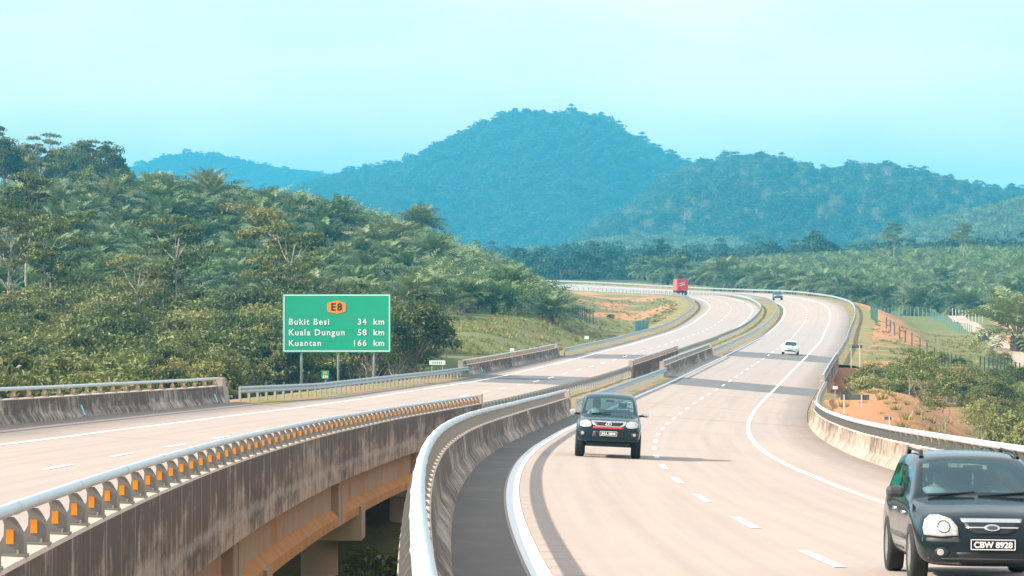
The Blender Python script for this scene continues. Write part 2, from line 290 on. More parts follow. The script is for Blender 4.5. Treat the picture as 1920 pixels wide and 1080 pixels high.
LC_DATA=[[-70.0,-7.82,8.2,-2.06,-4.57],[-58.0,-8.46,20.18,-2.46,-4.57],[-46.0,-9.0,32.16,-2.86,-4.57],[-34.0,-9.4,44.16,-3.25,-4.57],[-22.0,-9.65,56.15,-3.63,-4.58],[-10.0,-9.78,68.15,-4.01,-4.58],[2.0,-9.78,80.15,-4.38,-4.6],[14.0,-9.67,92.15,-4.74,-4.62],[26.0,-9.44,104.15,-5.1,-4.71],[38.0,-9.09,116.14,-5.43,-4.85],[50.0,-8.62,128.13,-5.76,-5.04],[62.0,-8.02,140.11,-6.07,-5.28],[74.0,-7.32,152.09,-6.37,-5.42],[86.0,-6.51,164.07,-6.65,-5.46],[98.0,-5.62,176.03,-6.9,-5.4],[110.0,-4.65,187.99,-7.13,-5.25],[122.0,-3.64,199.95,-7.33,-5.02],[134.0,-2.58,211.9,-7.51,-4.71],[146.0,-1.5,223.85,-7.69,-4.3],[158.0,-0.39,235.8,-7.86,-3.81],[170.0,0.75,247.75,-8.03,-3.33],[182.0,1.91,259.69,-8.16,-2.89],[194.0,3.1,271.63,-8.26,-2.49],[206.0,4.33,283.57,-8.32,-2.13],[218.0,5.6,295.5,-8.36,-1.79],[230.0,6.9,307.43,-8.4,-1.49],[242.0,8.21,319.36,-8.43,-1.22],[254.0,9.54,331.29,-8.44,-0.99],[266.0,10.87,343.21,-8.44,-0.8],[278.0,12.18,355.14,-8.45,-0.66],[290.0,13.47,367.07,-8.47,-0.58],[302.0,14.74,379.0,-8.51,-0.57],[314.0,15.98,390.94,-8.55,-0.59],[326.0,17.2,402.88,-8.59,-0.66],[338.0,18.41,414.82,-8.6,-0.76],[350.0,19.61,426.76,-8.61,-0.86],[362.0,20.82,438.69,-8.62,-0.95],[374.0,22.03,450.63,-8.63,-1.0],[386.0,23.24,462.57,-8.65,-1.03],[398.0,24.45,474.51,-8.65,-1.04],[410.0,25.68,486.45,-8.62,-1.04],[422.0,26.91,498.38,-8.56,-1.05],[434.0,28.13,510.32,-8.46,-1.05],[446.0,29.35,522.26,-8.32,-1.06],[458.0,30.53,534.2,-8.14,-1.06],[470.0,31.68,546.15,-7.96,-1.07],[482.0,32.79,558.1,-7.78,-1.08],[494.0,33.83,570.05,-7.61,-1.08],[506.0,34.82,582.01,-7.46,-1.09],[518.0,35.73,593.97,-7.34,-1.08],[530.0,36.58,605.94,-7.26,-1.06],[542.0,37.35,617.92,-7.2,-1.02],[554.0,38.05,629.9,-7.16,-0.97],[566.0,38.69,641.88,-7.12,-0.91],[578.0,39.27,653.87,-7.07,-0.86],[590.0,39.8,665.85,-6.99,-0.81],[602.0,40.27,677.84,-6.91,-0.76],[614.0,40.7,689.84,-6.84,-0.71],[626.0,41.07,701.83,-6.77,-0.68],[638.0,41.4,713.83,-6.73,-0.65],[650.0,41.66,725.82,-6.7,-0.64],[662.0,41.84,737.82,-6.66,-0.63],[674.0,41.92,749.82,-6.62,-0.63],[686.0,41.87,761.82,-6.56,-0.62],[698.0,41.66,773.82,-6.48,-0.61],[710.0,41.25,785.81,-6.41,-0.6],[722.0,40.62,797.79,-6.36,-0.59],[734.0,39.74,809.75,-6.33,-0.58],[746.0,38.59,821.69,-6.32,-0.57],[758.0,37.13,833.6,-6.33,-0.56],[770.0,35.36,845.46,-6.32,-0.55],[782.0,33.26,857.27,-6.3,-0.54],[794.0,30.8,869.01,-6.26,-0.53],[806.0,27.98,880.66,-6.19,-0.52],[818.0,24.79,892.22,-6.09,-0.51],[830.0,21.22,903.67,-5.96,-0.5],[842.0,17.27,914.99,-5.81,-0.49],[854.0,12.94,926.18,-5.64,-0.48],[866.0,8.4,937.28,-5.47,-0.47]]
def spline(xk, yk, x):
    n = len(xk); h = xk[1] - xk[0]; A = np.zeros((n, n)); r = np.zeros(n); A[0, 0] = A[-1, -1] = 1
    for i in range(1, n - 1): A[i, i - 1], A[i, i], A[i, i + 1], r[i] = 1, 4, 1, 6 * (yk[i + 1] - 2 * yk[i] + yk[i - 1]) / h ** 2
    m = np.linalg.solve(A, r); i = np.clip(((x - xk[0]) / h).astype(int), 0, n - 2); a = (xk[i + 1] - x) / h; b = (x - xk[i]) / h
    return a * yk[i] + b * yk[i + 1] + ((a ** 3 - a) * m[i] + (b ** 3 - b) * m[i + 1]) * h * h / 6
class Road:
    def __init__(s, data, extend):
        d = np.array(data); t = np.arange(d[0, 0], d[-1, 0], 1.0)
        x, y, z, b = [spline(d[:, 0], d[:, k], t) for k in (1, 2, 3, 4)]
        # carry on past the last surveyed point along the bend, and straight back behind the camera
        h = math.atan2(x[-1] - x[-6], y[-1] - y[-6]); dh = -0.0022; gz = 0.012
        for k in range(extend):
            h += dh; x = np.append(x, x[-1] + math.sin(h)); y = np.append(y, y[-1] + math.cos(h)); z = np.append(z, z[-1] + gz); b = np.append(b, b[-1]); t = np.append(t, t[-1] + 1)
        for k in range(40):
            x = np.insert(x, 0, 2 * x[0] - x[1]); y = np.insert(y, 0, 2 * y[0] - y[1]); z = np.insert(z, 0, 2 * z[0] - z[1]); b = np.insert(b, 0, b[0]); t = np.insert(t, 0, t[0] - 1)
        s.t, s.x, s.y, s.z, s.b = t, x, y, z + Z0, b / 100
        s.h = np.arctan2(np.gradient(x), np.gradient(y))
    def at(s, t, off, dz=0.0):
        I = lambda a: np.interp(t, s.t, a)
        h = I(s.h); return np.stack([I(s.x) + off * np.cos(h), I(s.y) - off * np.sin(h), I(s.z) + off * I(s.b) + dz], -1)
    def head(s, t): return float(np.interp(t, s.t, s.h))
    def place(s, o, t, off, dz=0.0, flip=False):
        """stand an object on the road: local +Y along the road, +X to the right of travel direction of chainage"""
        o.location = s.at(t, off, dz); o.rotation_euler = (0, 0, -s.head(t) + (math.pi if flip else 0))
RC = Road(RC_DATA, 260); LC = Road(LC_DATA, 260)

def sweep(name, R, t0, t1, prof, m, parent=None, step=2.0, uv=None, fm=None, smooth=False, closed=False, caps=False, offs=None):
    """sweep a cross-section (offset, height) along a road; uv v = chainage unless given"""
    n = max(2, int(round((t1 - t0) / step)) + 1); T = np.linspace(t0, t1, n); k = len(prof); V = []; UV = []
    for t in T:
        o = offs(t) if offs else 0.0
        for j, (a, z) in enumerate(prof):
            V.append(R.at(t, a + o, z)); UV.append((a, t) if uv is None else (t, uv[j]))
    Fs = []; FM = []
    kk = k if closed else k - 1
    for i in range(n - 1):
        for j in range(kk):
            b = (j + 1) % k; Fs.append((i * k + j, i * k + b, (i + 1) * k + b, (i + 1) * k + j)); FM.append(fm[j] if fm else 0)
    if caps: Fs += [tuple(range(k))[::-1], tuple(range((n - 1) * k, n * k))]; FM += [0, 0]
    me = mesh(name, V, Fs, m, smooth, UV, FM)
    if closed or caps:
        bm = bmesh.new(); bm.from_mesh(me); bmesh.ops.recalc_face_normals(bm, faces=bm.faces); bm.to_mesh(me); bm.free()
    return link(name, me, parent)

def flat(prof): return prof
T_END_R, T_END_L = float(RC.t[-2]), float(LC.t[-2])

# bridges: chainage where the decks stand clear of the ground
RC_BR = [(-80, 132), (226, 294)]; LC_BR = [(-110, 90), (200, 258)]

def build_road(name, R, lo, hi, t0, t1, lines, dash_phase, patches, joints):
    road = sweep(name, R, t0, t1, [(lo, -0.7), (lo, 0.0), (lo / 2, 0.0), (0, 0.0), (hi / 2, 0), (hi, 0.0), (hi, -0.7)], M['road'], step=3)
    tag(road, kind='structure')
    for off, wd in lines:
        sweep('edge_line', R, t0, t1, [(off - wd / 2, 0.008), (off + wd / 2, 0.008)], M['paint'], road, step=2)
    k0 = int(math.ceil((t0 + 3 - dash_phase) / 12)); n = 0
    for k in range(k0, int((min(t1, 860) - dash_phase) / 12)):
        c = dash_phase + 12 * k
        sweep('lane_dash', R, c - 2.25, c + 2.25, [(-0.075, 0.008), (0.075, 0.008)], M['paint'], road, step=1.5)
    for a, b in patches:
        sweep('asphalt_band', R, a, b, [(lo + 0.05, 0.004), (hi - 0.05, 0.004)], M['patch'], road, step=2)
    for t, wd in joints:
        sweep('expansion_joint', R, t - wd, t + wd, [(lo + 0.1, 0.0055), (hi - 0.1, 0.0055)], M['joint'], road, step=1)
    return road
road_r = build_road('road_inbound', RC, -4.62, 6.62, -70, T_END_R, [(-3.62, 0.24), (3.65, 0.17)], 0.0, [(208, 227), (301, 319)],
                    [(133.5, 0.10), (161, 0.05), (212 - 22, 0.05), (255, 0.06), (72, 0.04), (104, 0.04)])
road_l = build_road('road_outbound', LC, -7.22, 4.75, -100, T_END_L, [(-3.65, 0.18), (3.65, 0.18)], 0.0, [(172, 196), (255, 271)],
                    [(91, 0.10), (128, 0.05), (150, 0.05), (225, 0.05), (30, 0.04)])
# dark asphalt strip between the inner parapet and the edge line, and the ribbed band beside the line
sweep('shoulder_strip', RC, -70, 215, [(-4.6, 0.006), (-3.78, 0.006)], M['asphalt'], road_r, step=2)
for k in range(34):
    t = -10 + 1.8 * k
    sweep('sawn_groove', RC, t, t + 0.035, [(-3.47, 0.0075), (-3.02, 0.0075)], M['joint_pale'], road_r, step=1)

# ---------------------------------------------------------------- terrain
CTRL = np.array([
 (-9,10,-12),(-9,50,-12),(-8,110,-11.5),(-6,150,-10),(-60,10,-12),(-60,80,-11),(-60,140,-10.5),(-30,100,-12),(-25,150,-11),(-25,180,-10.5),
 (15,10,-12),(25,100,-13.2),(45,50,-12.5),(65,120,-13),(30,160,-13.2),(30,200,-13),(36,250,-11.6),(55,220,-12.5),(62,300,-11.3),(40,300,-11.4),(44,345,-10.8),
 (52,400,-11.0),(52,470,-10.8),(62,500,-11),(71,540,-10.9),(56,400,-11.2),(70,600,-10.6),(69,680,-9.2),(86,740,-10.2),(60,560,-10.0),(110,640,-9.5),(120,480,-10.5),(120,350,-11.5),
 (70,800,-8.6),(110,780,-8.2),(90,880,-5.0),(150,900,-1.5),(60,950,-5.0),(30,1050,-4.5),(-20,1080,-5),(70,1030,-1.5),(120,1060,1.5),(200,1200,3),(0,1300,-5),(150,1450,0),(-100,1200,2),(260,900,-4),(-260,900,14),(-260,400,0),(260,400,-10),(200,150,-12),(-200,100,-10),
 (-25,210,-10.2),(-20,240,-9.6),(-35,260,-9.6),(-50,240,-10),(-60,300,-8.6),(-30,320,-8.4),(-13,300,-9),(-10,340,-7.8),(2,380,-6.9),(-6,420,-6),(4,435,-6.4),(-30,400,-5.5),(-60,420,-2),
 (-20,480,-2.4),(-60,520,5),(-30,560,4.6),(-2,520,-5),(8,500,-7.6),(15,560,-9.3),(15,620,-9.6),(22,700,-8.8),(26,760,-7.6),(2,650,-6.2),(-18,620,4.6),(-40,690,9.8),(-80,650,11),(-75,745,12.5),(-110,760,17),
 (-110,600,10),(-110,450,1.5),(-110,320,-6),(-20,750,4),(2,760,-4),(-40,820,6),(6,850,-6.4),(-20,920,-1),(-70,950,5)], float)
def rbf_fit(C):
    S = C[:, :2] * [1, 0.45]; D = np.sqrt(((S[:, None] - S[None]) ** 2).sum(2) + 25.0); n = len(C)
    A = np.zeros((n + 1, n + 1)); A[:n, :n] = D - np.eye(n) * 0.6; A[:n, n] = 1; A[n, :n] = 1
    return np.linalg.solve(A, np.append(C[:, 2], 0)), S
RW, RS = rbf_fit(CTRL)
def vnoise(x, y, s, seed=0):
    """smooth value noise, vectorised"""
    x = np.asarray(x) / s + seed * 17.13; y = np.asarray(y) / s + seed * 9.71; xi = np.floor(x).astype(int); yi = np.floor(y).astype(int); fx = x - xi; fy = y - yi
    fx = fx * fx * (3 - 2 * fx); fy = fy * fy * (3 - 2 * fy)
    def hsh(a, b):
        v = np.sin(a * 127.1 + b * 311.7 + seed * 74.7) * 43758.5453; return v - np.floor(v)
    return (hsh(xi, yi) * (1 - fx) + hsh(xi + 1, yi) * fx) * (1 - fy) + (hsh(xi, yi + 1) * (1 - fx) + hsh(xi + 1, yi + 1) * fx) * fy - 0.5
# hills: distance, foot-to-crest depth, height of the forest on them, skyline (picture column at that distance, row of the tree tops)
HILLS = [
 (4200, 980, 20, [(380,430),(470,385),(560,348),(600,342),(640,327),(680,314),(720,308),(760,302),(790,285),(820,266),(850,256),(880,242),(900,234),(930,224),(945,212),(1000,207),(1040,212),(1090,210),(1120,216),(1145,230),(1165,245),(1200,265),(1230,281),(1260,294),(1300,306),(1360,330),(1440,360),(1600,430)]),
 (3150, 860, 15, [(1080,440),(1180,380),(1260,325),(1300,308),(1330,303),(1360,293),(1400,290),(1440,293),(1465,300),(1490,313),(1520,320),(1560,313),(1600,310),(1655,311),(1690,320),(1730,332),(1770,343),(1800,351),(1850,352),(1920,350),(2050,335),(2200,350),(2400,420)]),
 (5600, 1000, 13, [(60,350),(180,330),(290,307),(330,292),(360,289),(400,295),(450,302),(500,314),(540,320),(580,324),(640,334),(760,360),(900,400)]),
 (2250, 480, 8, [(1560,470),(1640,440),(1720,412),(1800,392),(1860,378),(1920,365),(2050,345),(2200,350)]),
 (2350, 340, 8, [(900,492),(980,470),(1080,452),(1150,440),(1230,436),(1320,440),(1380,446),(1440,460),(1520,478)]),
]
def hill_height(X, Y):
    z = np.full(np.shape(X), -99.0); which = np.full(np.shape(X), -1)
    for k, (D, wd, th, pts) in enumerate(HILLS):
        p = np.array(pts, float); u = 960 + 6800 * X / D
        crest = (500 - np.interp(u, p[:, 0], p[:, 1], left=560, right=560)) / 6800 * D - th
        spur = 1 + 0.35 * vnoise(X, Y * 0.3, 90, k + 3)
        q = np.clip((Y - (D - wd * spur)) / (wd * spur), 0, 1); back = np.clip((Y - D) / (wd * 0.8), 0, 1)
        g = (np.sin((q - 0.5) * math.pi) + 1) / 2 * (1 - back * back * (3 - 2 * back))
        g = g ** 0.85
        zz = -4 + (crest + 4) * g + (vnoise(X, Y, 75, k) * 17 + vnoise(X, Y, 30, k + 9) * 7) * g * (1 - g) * 4
        which = np.where(zz > z, k, which); z = np.maximum(z, zz)
    return z, which
def road_coords(R, X, Y, step=3):
    sx, sy, st = R.x[::step], R.y[::step], R.t[::step]; off = np.empty(len(X)); t = np.empty(len(X)); zc = np.empty(len(X))
    for a in range(0, len(X), 20000):
        x, y = X[a:a + 20000], Y[a:a + 20000]; k = ((x[:, None] - sx) ** 2 + (y[:, None] - sy) ** 2).argmin(1); h = R.h[::step][k]
        dx, dy = x - sx[k], y - sy[k]; off[a:a + 20000] = dx * np.cos(h) - dy * np.sin(h); tt = st[k] + dx * np.sin(h) + dy * np.cos(h); t[a:a + 20000] = tt
        zc[a:a + 20000] = np.interp(tt, R.t, R.z); 
    return t, off, zc
def ss(x, a, b):
    q = np.clip((x - a) / (b - a), 0, 1); return q * q * (3 - 2 * q)
def terrain(X, Y, info=False):
    X = np.asarray(X, float).ravel(); Y = np.asarray(Y, float).ravel(); base = np.empty(len(X))
    for a in range(0, len(X), 20000):
        S = np.stack([X[a:a + 20000], Y[a:a + 20000]], 1) * [1, 0.45]; base[a:a + 20000] = np.sqrt(((S[:, None] - RS[None]) ** 2).sum(2) + 25.0) @ RW[:-1] + RW[-1]
    base = base * (1 - ss(Y, 1300, 1700)) - 4 * ss(Y, 1300, 1700)
    base = np.clip(base, -14, 24) ; base = base * (1 - ss(np.abs(X), 300, 700)) - 6 * ss(np.abs(X), 300, 700)
    base += vnoise(X, Y, 23, 1) * 1.0 + vnoise(X, Y, 7, 2) * 0.35
    hz, which = hill_height(X, Y); base = np.where(Y > 1000, np.maximum(base, hz), base)
    z = base + Z0
    out = {}
    near = (Y < 1250) & (np.abs(X) < 260); idx = np.where(near)[0]
    for nm, R, lo, hi, br in (('r', RC, -9.0, 11.0, RC_BR), ('l', LC, -9.5, 8.2, LC_BR)):
        t, off, zc = road_coords(R, X[idx], Y[idx]); bk = np.interp(t, R.t, R.b)
        cl = np.clip(off, lo, hi); dist = np.abs(off - cl); zr = zc + np.clip(cl, -7.3, 6.7) * bk - 0.32
        if nm == 'r': zr = zr + 1.0 * ss(off, 7.6, 10) * (1 - ss(off, 13, 18)) * ss(t, 146, 165) * (1 - ss(t, 205, 222))
        w = ss(dist, 0, 8.5)
        for a, b in br:
            w = np.maximum(w, ss(t, a - 7, a + 1) * (1 - ss(t, b - 1, b + 7)))
        zi = z[idx]; zn = zr * (1 - w) + zi * w
        inside = dist <= 0.01; zn = np.where(inside, np.minimum(zn, zr - np.where(w > 0.5, 2.2, 0.0)), zn)
        z[idx] = zn; out[nm] = (idx, t, off)
    if info: return z, which, out
    return z
def tz(x, y): return float(terrain([x], [y])[0])
def at_px(px, d): return (px - 960) / 6800 * d

gx = np.concatenate([-np.geomspace(4000, 132, 48), np.arange(-130, 131, 2.5), np.geomspace(132, 4000, 48)])
gy = np.concatenate([np.linspace(-90, -4, 8), np.arange(0, 1000, 2.5), np.geomspace(1003, 6900, 210)])
GX, GY = np.meshgrid(gx, gy); gz, gwhich, ginfo = terrain(GX, GY, True)
soil = np.zeros(GX.size); dry = np.zeros(GX.size); fx, fy = GX.ravel(), GY.ravel()
idx, t, off = ginfo['r']; nz = vnoise(fx[idx], fy[idx], 14, 5) + 0.6 * vnoise(fx[idx], fy[idx], 5, 6)
soil[idx] = np.maximum(soil[idx], ss(off, 5, 7.5) * (1 - ss(off, 13, 21)) * np.clip(0.95 + nz * 1.0 - 0.5 * ss(t, 300, 330) * (1 - ss(t, 380, 420)), 0, 1) * ss(t, 120, 135))
soil[idx] = np.maximum(soil[idx], (np.abs(off + 6.4) < 5) * 0.25)
idx2, t2, off2 = ginfo['l']; nz2 = vnoise(fx[idx2], fy[idx2] * 0.35, 10, 7) + 0.6 * vnoise(fx[idx2], fy[idx2], 6, 8)
soil[idx2] = np.maximum(soil[idx2], ss(t2, 395, 460) * ss(-off2, 5, 7) * (1 - ss(-off2, 26, 40)) * np.clip(0.28 + nz2 * 1.25, 0, 1))
soil[idx2] = np.maximum(soil[idx2], ss(t2, 80, 100) * ss(-off2, 5.0, 6.0) * (1 - ss(-off2, 7, 8.5)) * 0.75)
rg = (fx > 60) & (fy > 420) & (fy < 760) & (fx < 190)
soil = np.maximum(soil, rg * ss(fx - 0.12 * fy, 2, 12) * np.clip(0.55 + 1.2 * vnoise(fx, fy, 20, 11), 0, 1))
dry = np.clip(0.45 + 1.1 * vnoise(fx, fy, 18, 12) + 0.5 * vnoise(fx, fy, 6, 13), 0, 1)
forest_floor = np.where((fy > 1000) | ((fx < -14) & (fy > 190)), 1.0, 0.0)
def ground_material():
    n = NT('ground'); p = n.pos(); v = n.vcol('cover'); sp = n.n('SeparateColor'); n.put(sp.inputs[0], v); so, dr, ff = sp.outputs
    f1 = n.noise(p, 0.5, 6, 0.65); f2 = n.noise(p, 2.2, 6, 0.7); f3 = n.noise(p, 9, 4, 0.7)
    g = n.mix(f2, (0.085, 0.12, 0.025), (0.17, 0.19, 0.045)); g = n.mix(n.math('MULTIPLY', dr, n.ramp(f1, [(0.35, 0.2), (0.65, 1.0)])), g, n.mix(f3, (0.30, 0.24, 0.09), (0.21, 0.14, 0.055)))
    e = n.mix(f2, (0.42, 0.165, 0.06), (0.56, 0.27, 0.12)); e = n.mix(n.ramp(f3, [(0.5, 0), (0.75, 0.5)]), e, (0.62, 0.42, 0.27))
    e = n.mix(n.ramp(f1, [(0.55, 0), (0.72, 0.45)]), e, (0.26, 0.09, 0.035))
    m = n.math('ADD', so, n.math('MULTIPLY', n.math('SUBTRACT', f2, 0.5), 0.9)); m = n.ramp(m, [(0.38, 0.0), (0.62, 1.0)])
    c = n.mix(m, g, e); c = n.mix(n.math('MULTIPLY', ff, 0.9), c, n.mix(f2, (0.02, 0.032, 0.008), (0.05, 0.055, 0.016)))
    return n.done(c, 0.95, bump=n.math('ADD', f2, f3), bstr=0.8, bdist=0.12)
M['ground'] = ground_material()
nx, ny = len(gx), len(gy)
q = (np.arange(ny - 1)[:, None] * nx + np.arange(nx - 1)[None]).ravel()
gme = mesh('ground', np.stack([fx, fy, gz], 1), np.stack([q, q + 1, q + nx + 1, q + nx], 1).tolist(), M['ground'], True, None, None,
           {'cover': np.stack([soil, dry, forest_floor, np.ones_like(soil)], 1)})
tag(link('ground', gme), kind='structure')

def grass_material():
    n = NT('verge_grass'); p = n.pos(); f1 = n.noise(p, 0.25, 4); f2 = n.noise(p, 3, 6, 0.7)
    g = n.mix(f2, (0.13, 0.15, 0.03), (0.26, 0.24, 0.06)); g = n.mix(n.ramp(f1, [(0.4, 0), (0.6, 0.85)]), g, n.mix(f2, (0.30, 0.17, 0.075), (0.44, 0.25, 0.12)))
    return n.done(g, 0.95, bump=f2, bstr=0.9, bdist=0.1)
M['verge'] = grass_material()
# grassed central reservation between the two roads, on the solid stretches
def median(t0, t1):
    T = np.arange(t0, t1, 3.0); V = []; k = 7
    for t in T:
        a = RC.at(t, -4.55, -0.03); bt, bo, bz = road_coords(LC, np.array([a[0]]), np.array([a[1]]), 1); b = LC.at(bt[0], 4.7, -0.03)
        for j in range(k):
            s = j / (k - 1); p = a * (1 - s) + b * s; p[2] += 0.10 * math.sin(math.pi * s) * (0.5 + vnoise(p[0], p[1], 3, 3)); V.append(p)
    Fs = [(i * k + j, i * k + j + 1, (i + 1) * k + j + 1, (i + 1) * k + j) for i in range(len(T) - 1) for j in range(k - 1)]
    tag(link('median_verge', mesh('median_verge', V, Fs, M['verge'], True)), kind='structure')
median(133, 226); median(294, 930)
def verge(R, t0, t1, a, b):
    tag(sweep('roadside_verge', R, t0, t1, [(a, -0.02), ((a + b) / 2, -0.05), (b, -0.35)], M['verge'], step=3, smooth=True), kind='structure')
verge(LC, 93, 188, -7.25, -9.4); verge(LC, 263, 900, -7.25, -9.4); verge(RC, 143, 222, 6.65, 9.0); verge(RC, 300, 900, 6.65, 10.5)

# narrow earth strips lying on the outer pavement, where grass has crept in under the rail
sweep('grass_strip', LC, 93, 188, [(-7.2, 0.012), (-5.35, 0.012)], M['verge'], road_l, step=3)
sweep('grass_strip', LC, 263, 900, [(-7.2, 0.012), (-5.2, 0.012)], M['verge'], road_l, step=3)
sweep('grass_strip', RC, 134, 222, [(-4.6, 0.012), (-4.05, 0.012)], M['verge'], road_r, step=3)
sweep('grass_strip', RC, 297, 900, [(-4.6, 0.012), (-4.15, 0.012)], M['verge'], road_r, step=3)

def drape(name, pts, width, m, dz=0.06, kind='structure'):
    P = np.array(pts, float); d = np.concatenate([[0], np.cumsum(np.hypot(*np.diff(P, axis=0).T))]); n = int(d[-1] / 2) + 2; s = np.linspace(0, d[-1], n)
    x = np.interp(s, d, P[:, 0]); y = np.interp(s, d, P[:, 1]); k = np.ones(5) / 5
    h = np.arctan2(np.gradient(x), np.gradient(y)); V = []; c = 9
    for i in range(n):
        for j in range(c):
            o = (j / (c - 1) - 0.5) * width * (1 + 0.25 * vnoise(x[i], y[i], 15, 31)); V.append((x[i] + o * math.cos(h[i]), y[i] - o * math.sin(h[i]), 0))
    V = np.array(V); V[:, 2] = terrain(V[:, 0], V[:, 1]) + dz
    Fs = [(i * c + j, i * c + j + 1, (i + 1) * c + j + 1, (i + 1) * c + j) for i in range(n - 1) for j in range(c - 1)]
    return tag(link(name, mesh(name, V, Fs, m, True)), kind=kind)
M['track'] = plain('pale_laterite_track', (0.48, 0.34, 0.26), 0.95, var=0.2, scale=0.6)
drape('dirt_track', [(at_px(1776, 712), 712), (at_px(1803, 650), 650), (at_px(1838, 590), 590), (at_px(1866, 530), 530), (at_px(1888, 470), 470), (at_px(1922, 415), 415), (at_px(1990, 370), 370)], 3.4, M['track'], 0.16)
#drape('side_path', [(at_px(1868, 398), 398), (at_px(1900, 404), 404), (at_px(1950, 410), 410), (at_px(2020, 415), 415)], 7.0, M['track'], 0.3)

# ---------------------------------------------------------------- bridges
def quads_box(R, t0, t1, o0, o1, z0, z1): pass
def parapet(name, label, R, t0, t1, toe, side, face_out, face_in, posts=(2.0, 0.0), reflect=False, tube_r=0.075, plate=1.0, ends=(False, True), drains=(), group=None):
    """toe: offset of the inner foot; side: +1 when the wall lies to the right of the road, -1 to the left"""
    root = empty(name, R.at((t0 + t1) / 2, toe)); tag(root, label, 'parapet', group)
    inv = root.location
    s = side; H = 0.79
    prof = [(toe, -0.02), (toe + s * 0.05, 0.09), (toe + s * 0.19, 0.28), (toe + s * 0.25, H - 0.03), (toe + s * 0.27, H), (toe + s * 0.52, H), (toe + s * 0.54, H - 0.03), (toe + s * 0.54, -0.52), (toe + s * 0.1, -0.52)]
    uvv = [0, 0.09, 0.3, H - 0.02, H, 1.1, H + 0.49, 0.0, -0.4]
    fm = [0, 0, 0, 1, 1, 1, 2, 2]
    wall = sweep('wall', R, t0, t1, prof, [face_in, M['concrete_top'], face_out], None, 2.0, uvv, fm)
    # tube rail with coupling rings
    to = toe + s * 0.38; zc = H + 0.33
    circ = [(to + tube_r * math.cos(a), zc + tube_r * math.sin(a)) for a in np.linspace(0, 2 * math.pi, 13)[:-1]]
    tube = sweep('rail', R, t0 + 0.2, t1 - 0.2, circ, M['tube'], None, 2.0, list(np.linspace(0, 0.5, 12)), None, True, True)
    parts = [wall, tube]
    # one plate post, copied
    th = 0.014
    outl = [(s * a, b) for a, b in ((-0.13, 0.02), (0.13, 0.02), (0.128, 0.10), (0.105, 0.18), (0.065, 0.25), (0.035, 0.285), (-0.055, 0.285), (-0.035, 0.23), (-0.04, 0.15), (-0.085, 0.07))]
    mb = MB().prism([(a * plate, b) for a, b in outl], 'y', -th, th); mb.box(-0.14, 0.14, -0.06, 0.06, 0.0, 0.02)
    mb.bar((0.07 * s, -0.035, 0.02), (0.07 * s, -0.035, 0.05), 0.014)
    pm = mb.data('post', M['postplate'])
    rm = MB().box(-0.02, 0.034, -th - 0.012, -th - 0.001, 0.09, 0.195).data('reflector', M['orange'])
    cm = MB().lathe([(tube_r + 0.001, -0.03), (tube_r + 0.008, -0.02), (tube_r + 0.008, 0.02), (tube_r + 0.001, 0.03)], 'y', (0, 0, 0), 12).data('coupling', M['tube'], True)
    t = t0 + posts[1] + 0.6; k = 0
    while t < t1 - 0.3:
        o = bpy.data.objects.new('post', pm); COL.objects.link(o); R.place(o, t, toe + s * 0.40, H); parts.append(o)
        if reflect:
            r = bpy.data.objects.new('reflector', rm); COL.objects.link(r); r.parent = o
        if k % 3 == 0:
            c = bpy.data.objects.new('coupling', cm); COL.objects.link(c); R.place(c, t + 0.7, to, zc); parts.append(c)
        t += posts[0]; k += 1
    for q, e in zip((t0, t1), ends):
        if not e: continue
        d = 1 if q == t1 else -1; b = MB()
        b.prism([(-0.02, -0.3), (0.50, -0.3), (0.52, H + 0.36), (0.22, H + 0.36), (0.12, 0.3)] if s > 0 else [(0.02, -0.3), (0.12 * -1, 0.3), (-0.22, H + 0.36), (-0.52, H + 0.36), (-0.50, -0.3)], 'y', 0, 0.9 * d)
        b.prism([(0.08 * s, -0.3), (0.46 * s, -0.3), (0.46 * s, H - 0.1), (0.22 * s, H - 0.1)], 'y', 0.9 * d, 1.7 * d)
        o = b.build('end_block', face_out); R.place(o, q, toe); parts.append(o)
    for t in drains:
        b = MB().bar((0.06 * s, 0, 0.05), (0.24 * s, 0.25, 0.42), 0.05, n=8); o = b.build('drain_pipe', M['pipe']); R.place(o, t, toe - 0.07 * s); parts.append(o)
    for o in parts:
        if o.parent is None:
            o.parent = root; o.matrix_parent_inverse = Matrix.Translation(-Vector(inv))
    return root
M['pipe'] = plain('pale_blue_pipe', (0.42, 0.66, 0.74), 0.5)
G1 = None
parapet('bridge_parapet', 'long mould-stained parapet with curving tube rail along the inner side of the oncoming road', RC, -60, 126, -4.6, -1, M['parapet_face'], M['parapet_dark'], tube_r=0.068)
parapet('bridge_parapet', 'long parapet with orange reflector posts and a dark streaked outer face above tan girders', LC, -84, 85, 4.7, 1, M['parapet_face'], M['parapet_dark'], (2.0, 1.3), True, 0.05)
parapet('bridge_parapet', 'stained parapet with tube rail and orange posts at the left picture edge', LC, -40, 91, -7.2, -1, M['parapet_dark'], M['parapet_dark'], (3.0, 0.5), True, 0.06, 1.0, (False, True), (54, 88))
parapet('bridge_parapet', 'pale curved parapet with tube rail behind the large dark car on the right', RC, -40, 141, 6.62, 1, M['parapet_pale'], M['parapet_pale'], (2.0, 0.4), False, 0.075)
parapet('bridge_parapet', 'short dark parapet beside the oncoming road on the far bridge, pale rail on top', RC, 224, 296, -4.5, -1, M['parapet_dark'], M['parapet_dark'], (2.0, 0.4), False, 0.06, 1.0, (True, True))
parapet('bridge_parapet', 'short dark parapet with toothed posts facing the median on the far bridge', LC, 205, 259, 4.75, 1, M['parapet_dark'], M['parapet_dark'], (2.0, 0.4), True, 0.06, 1.0, (True, True))
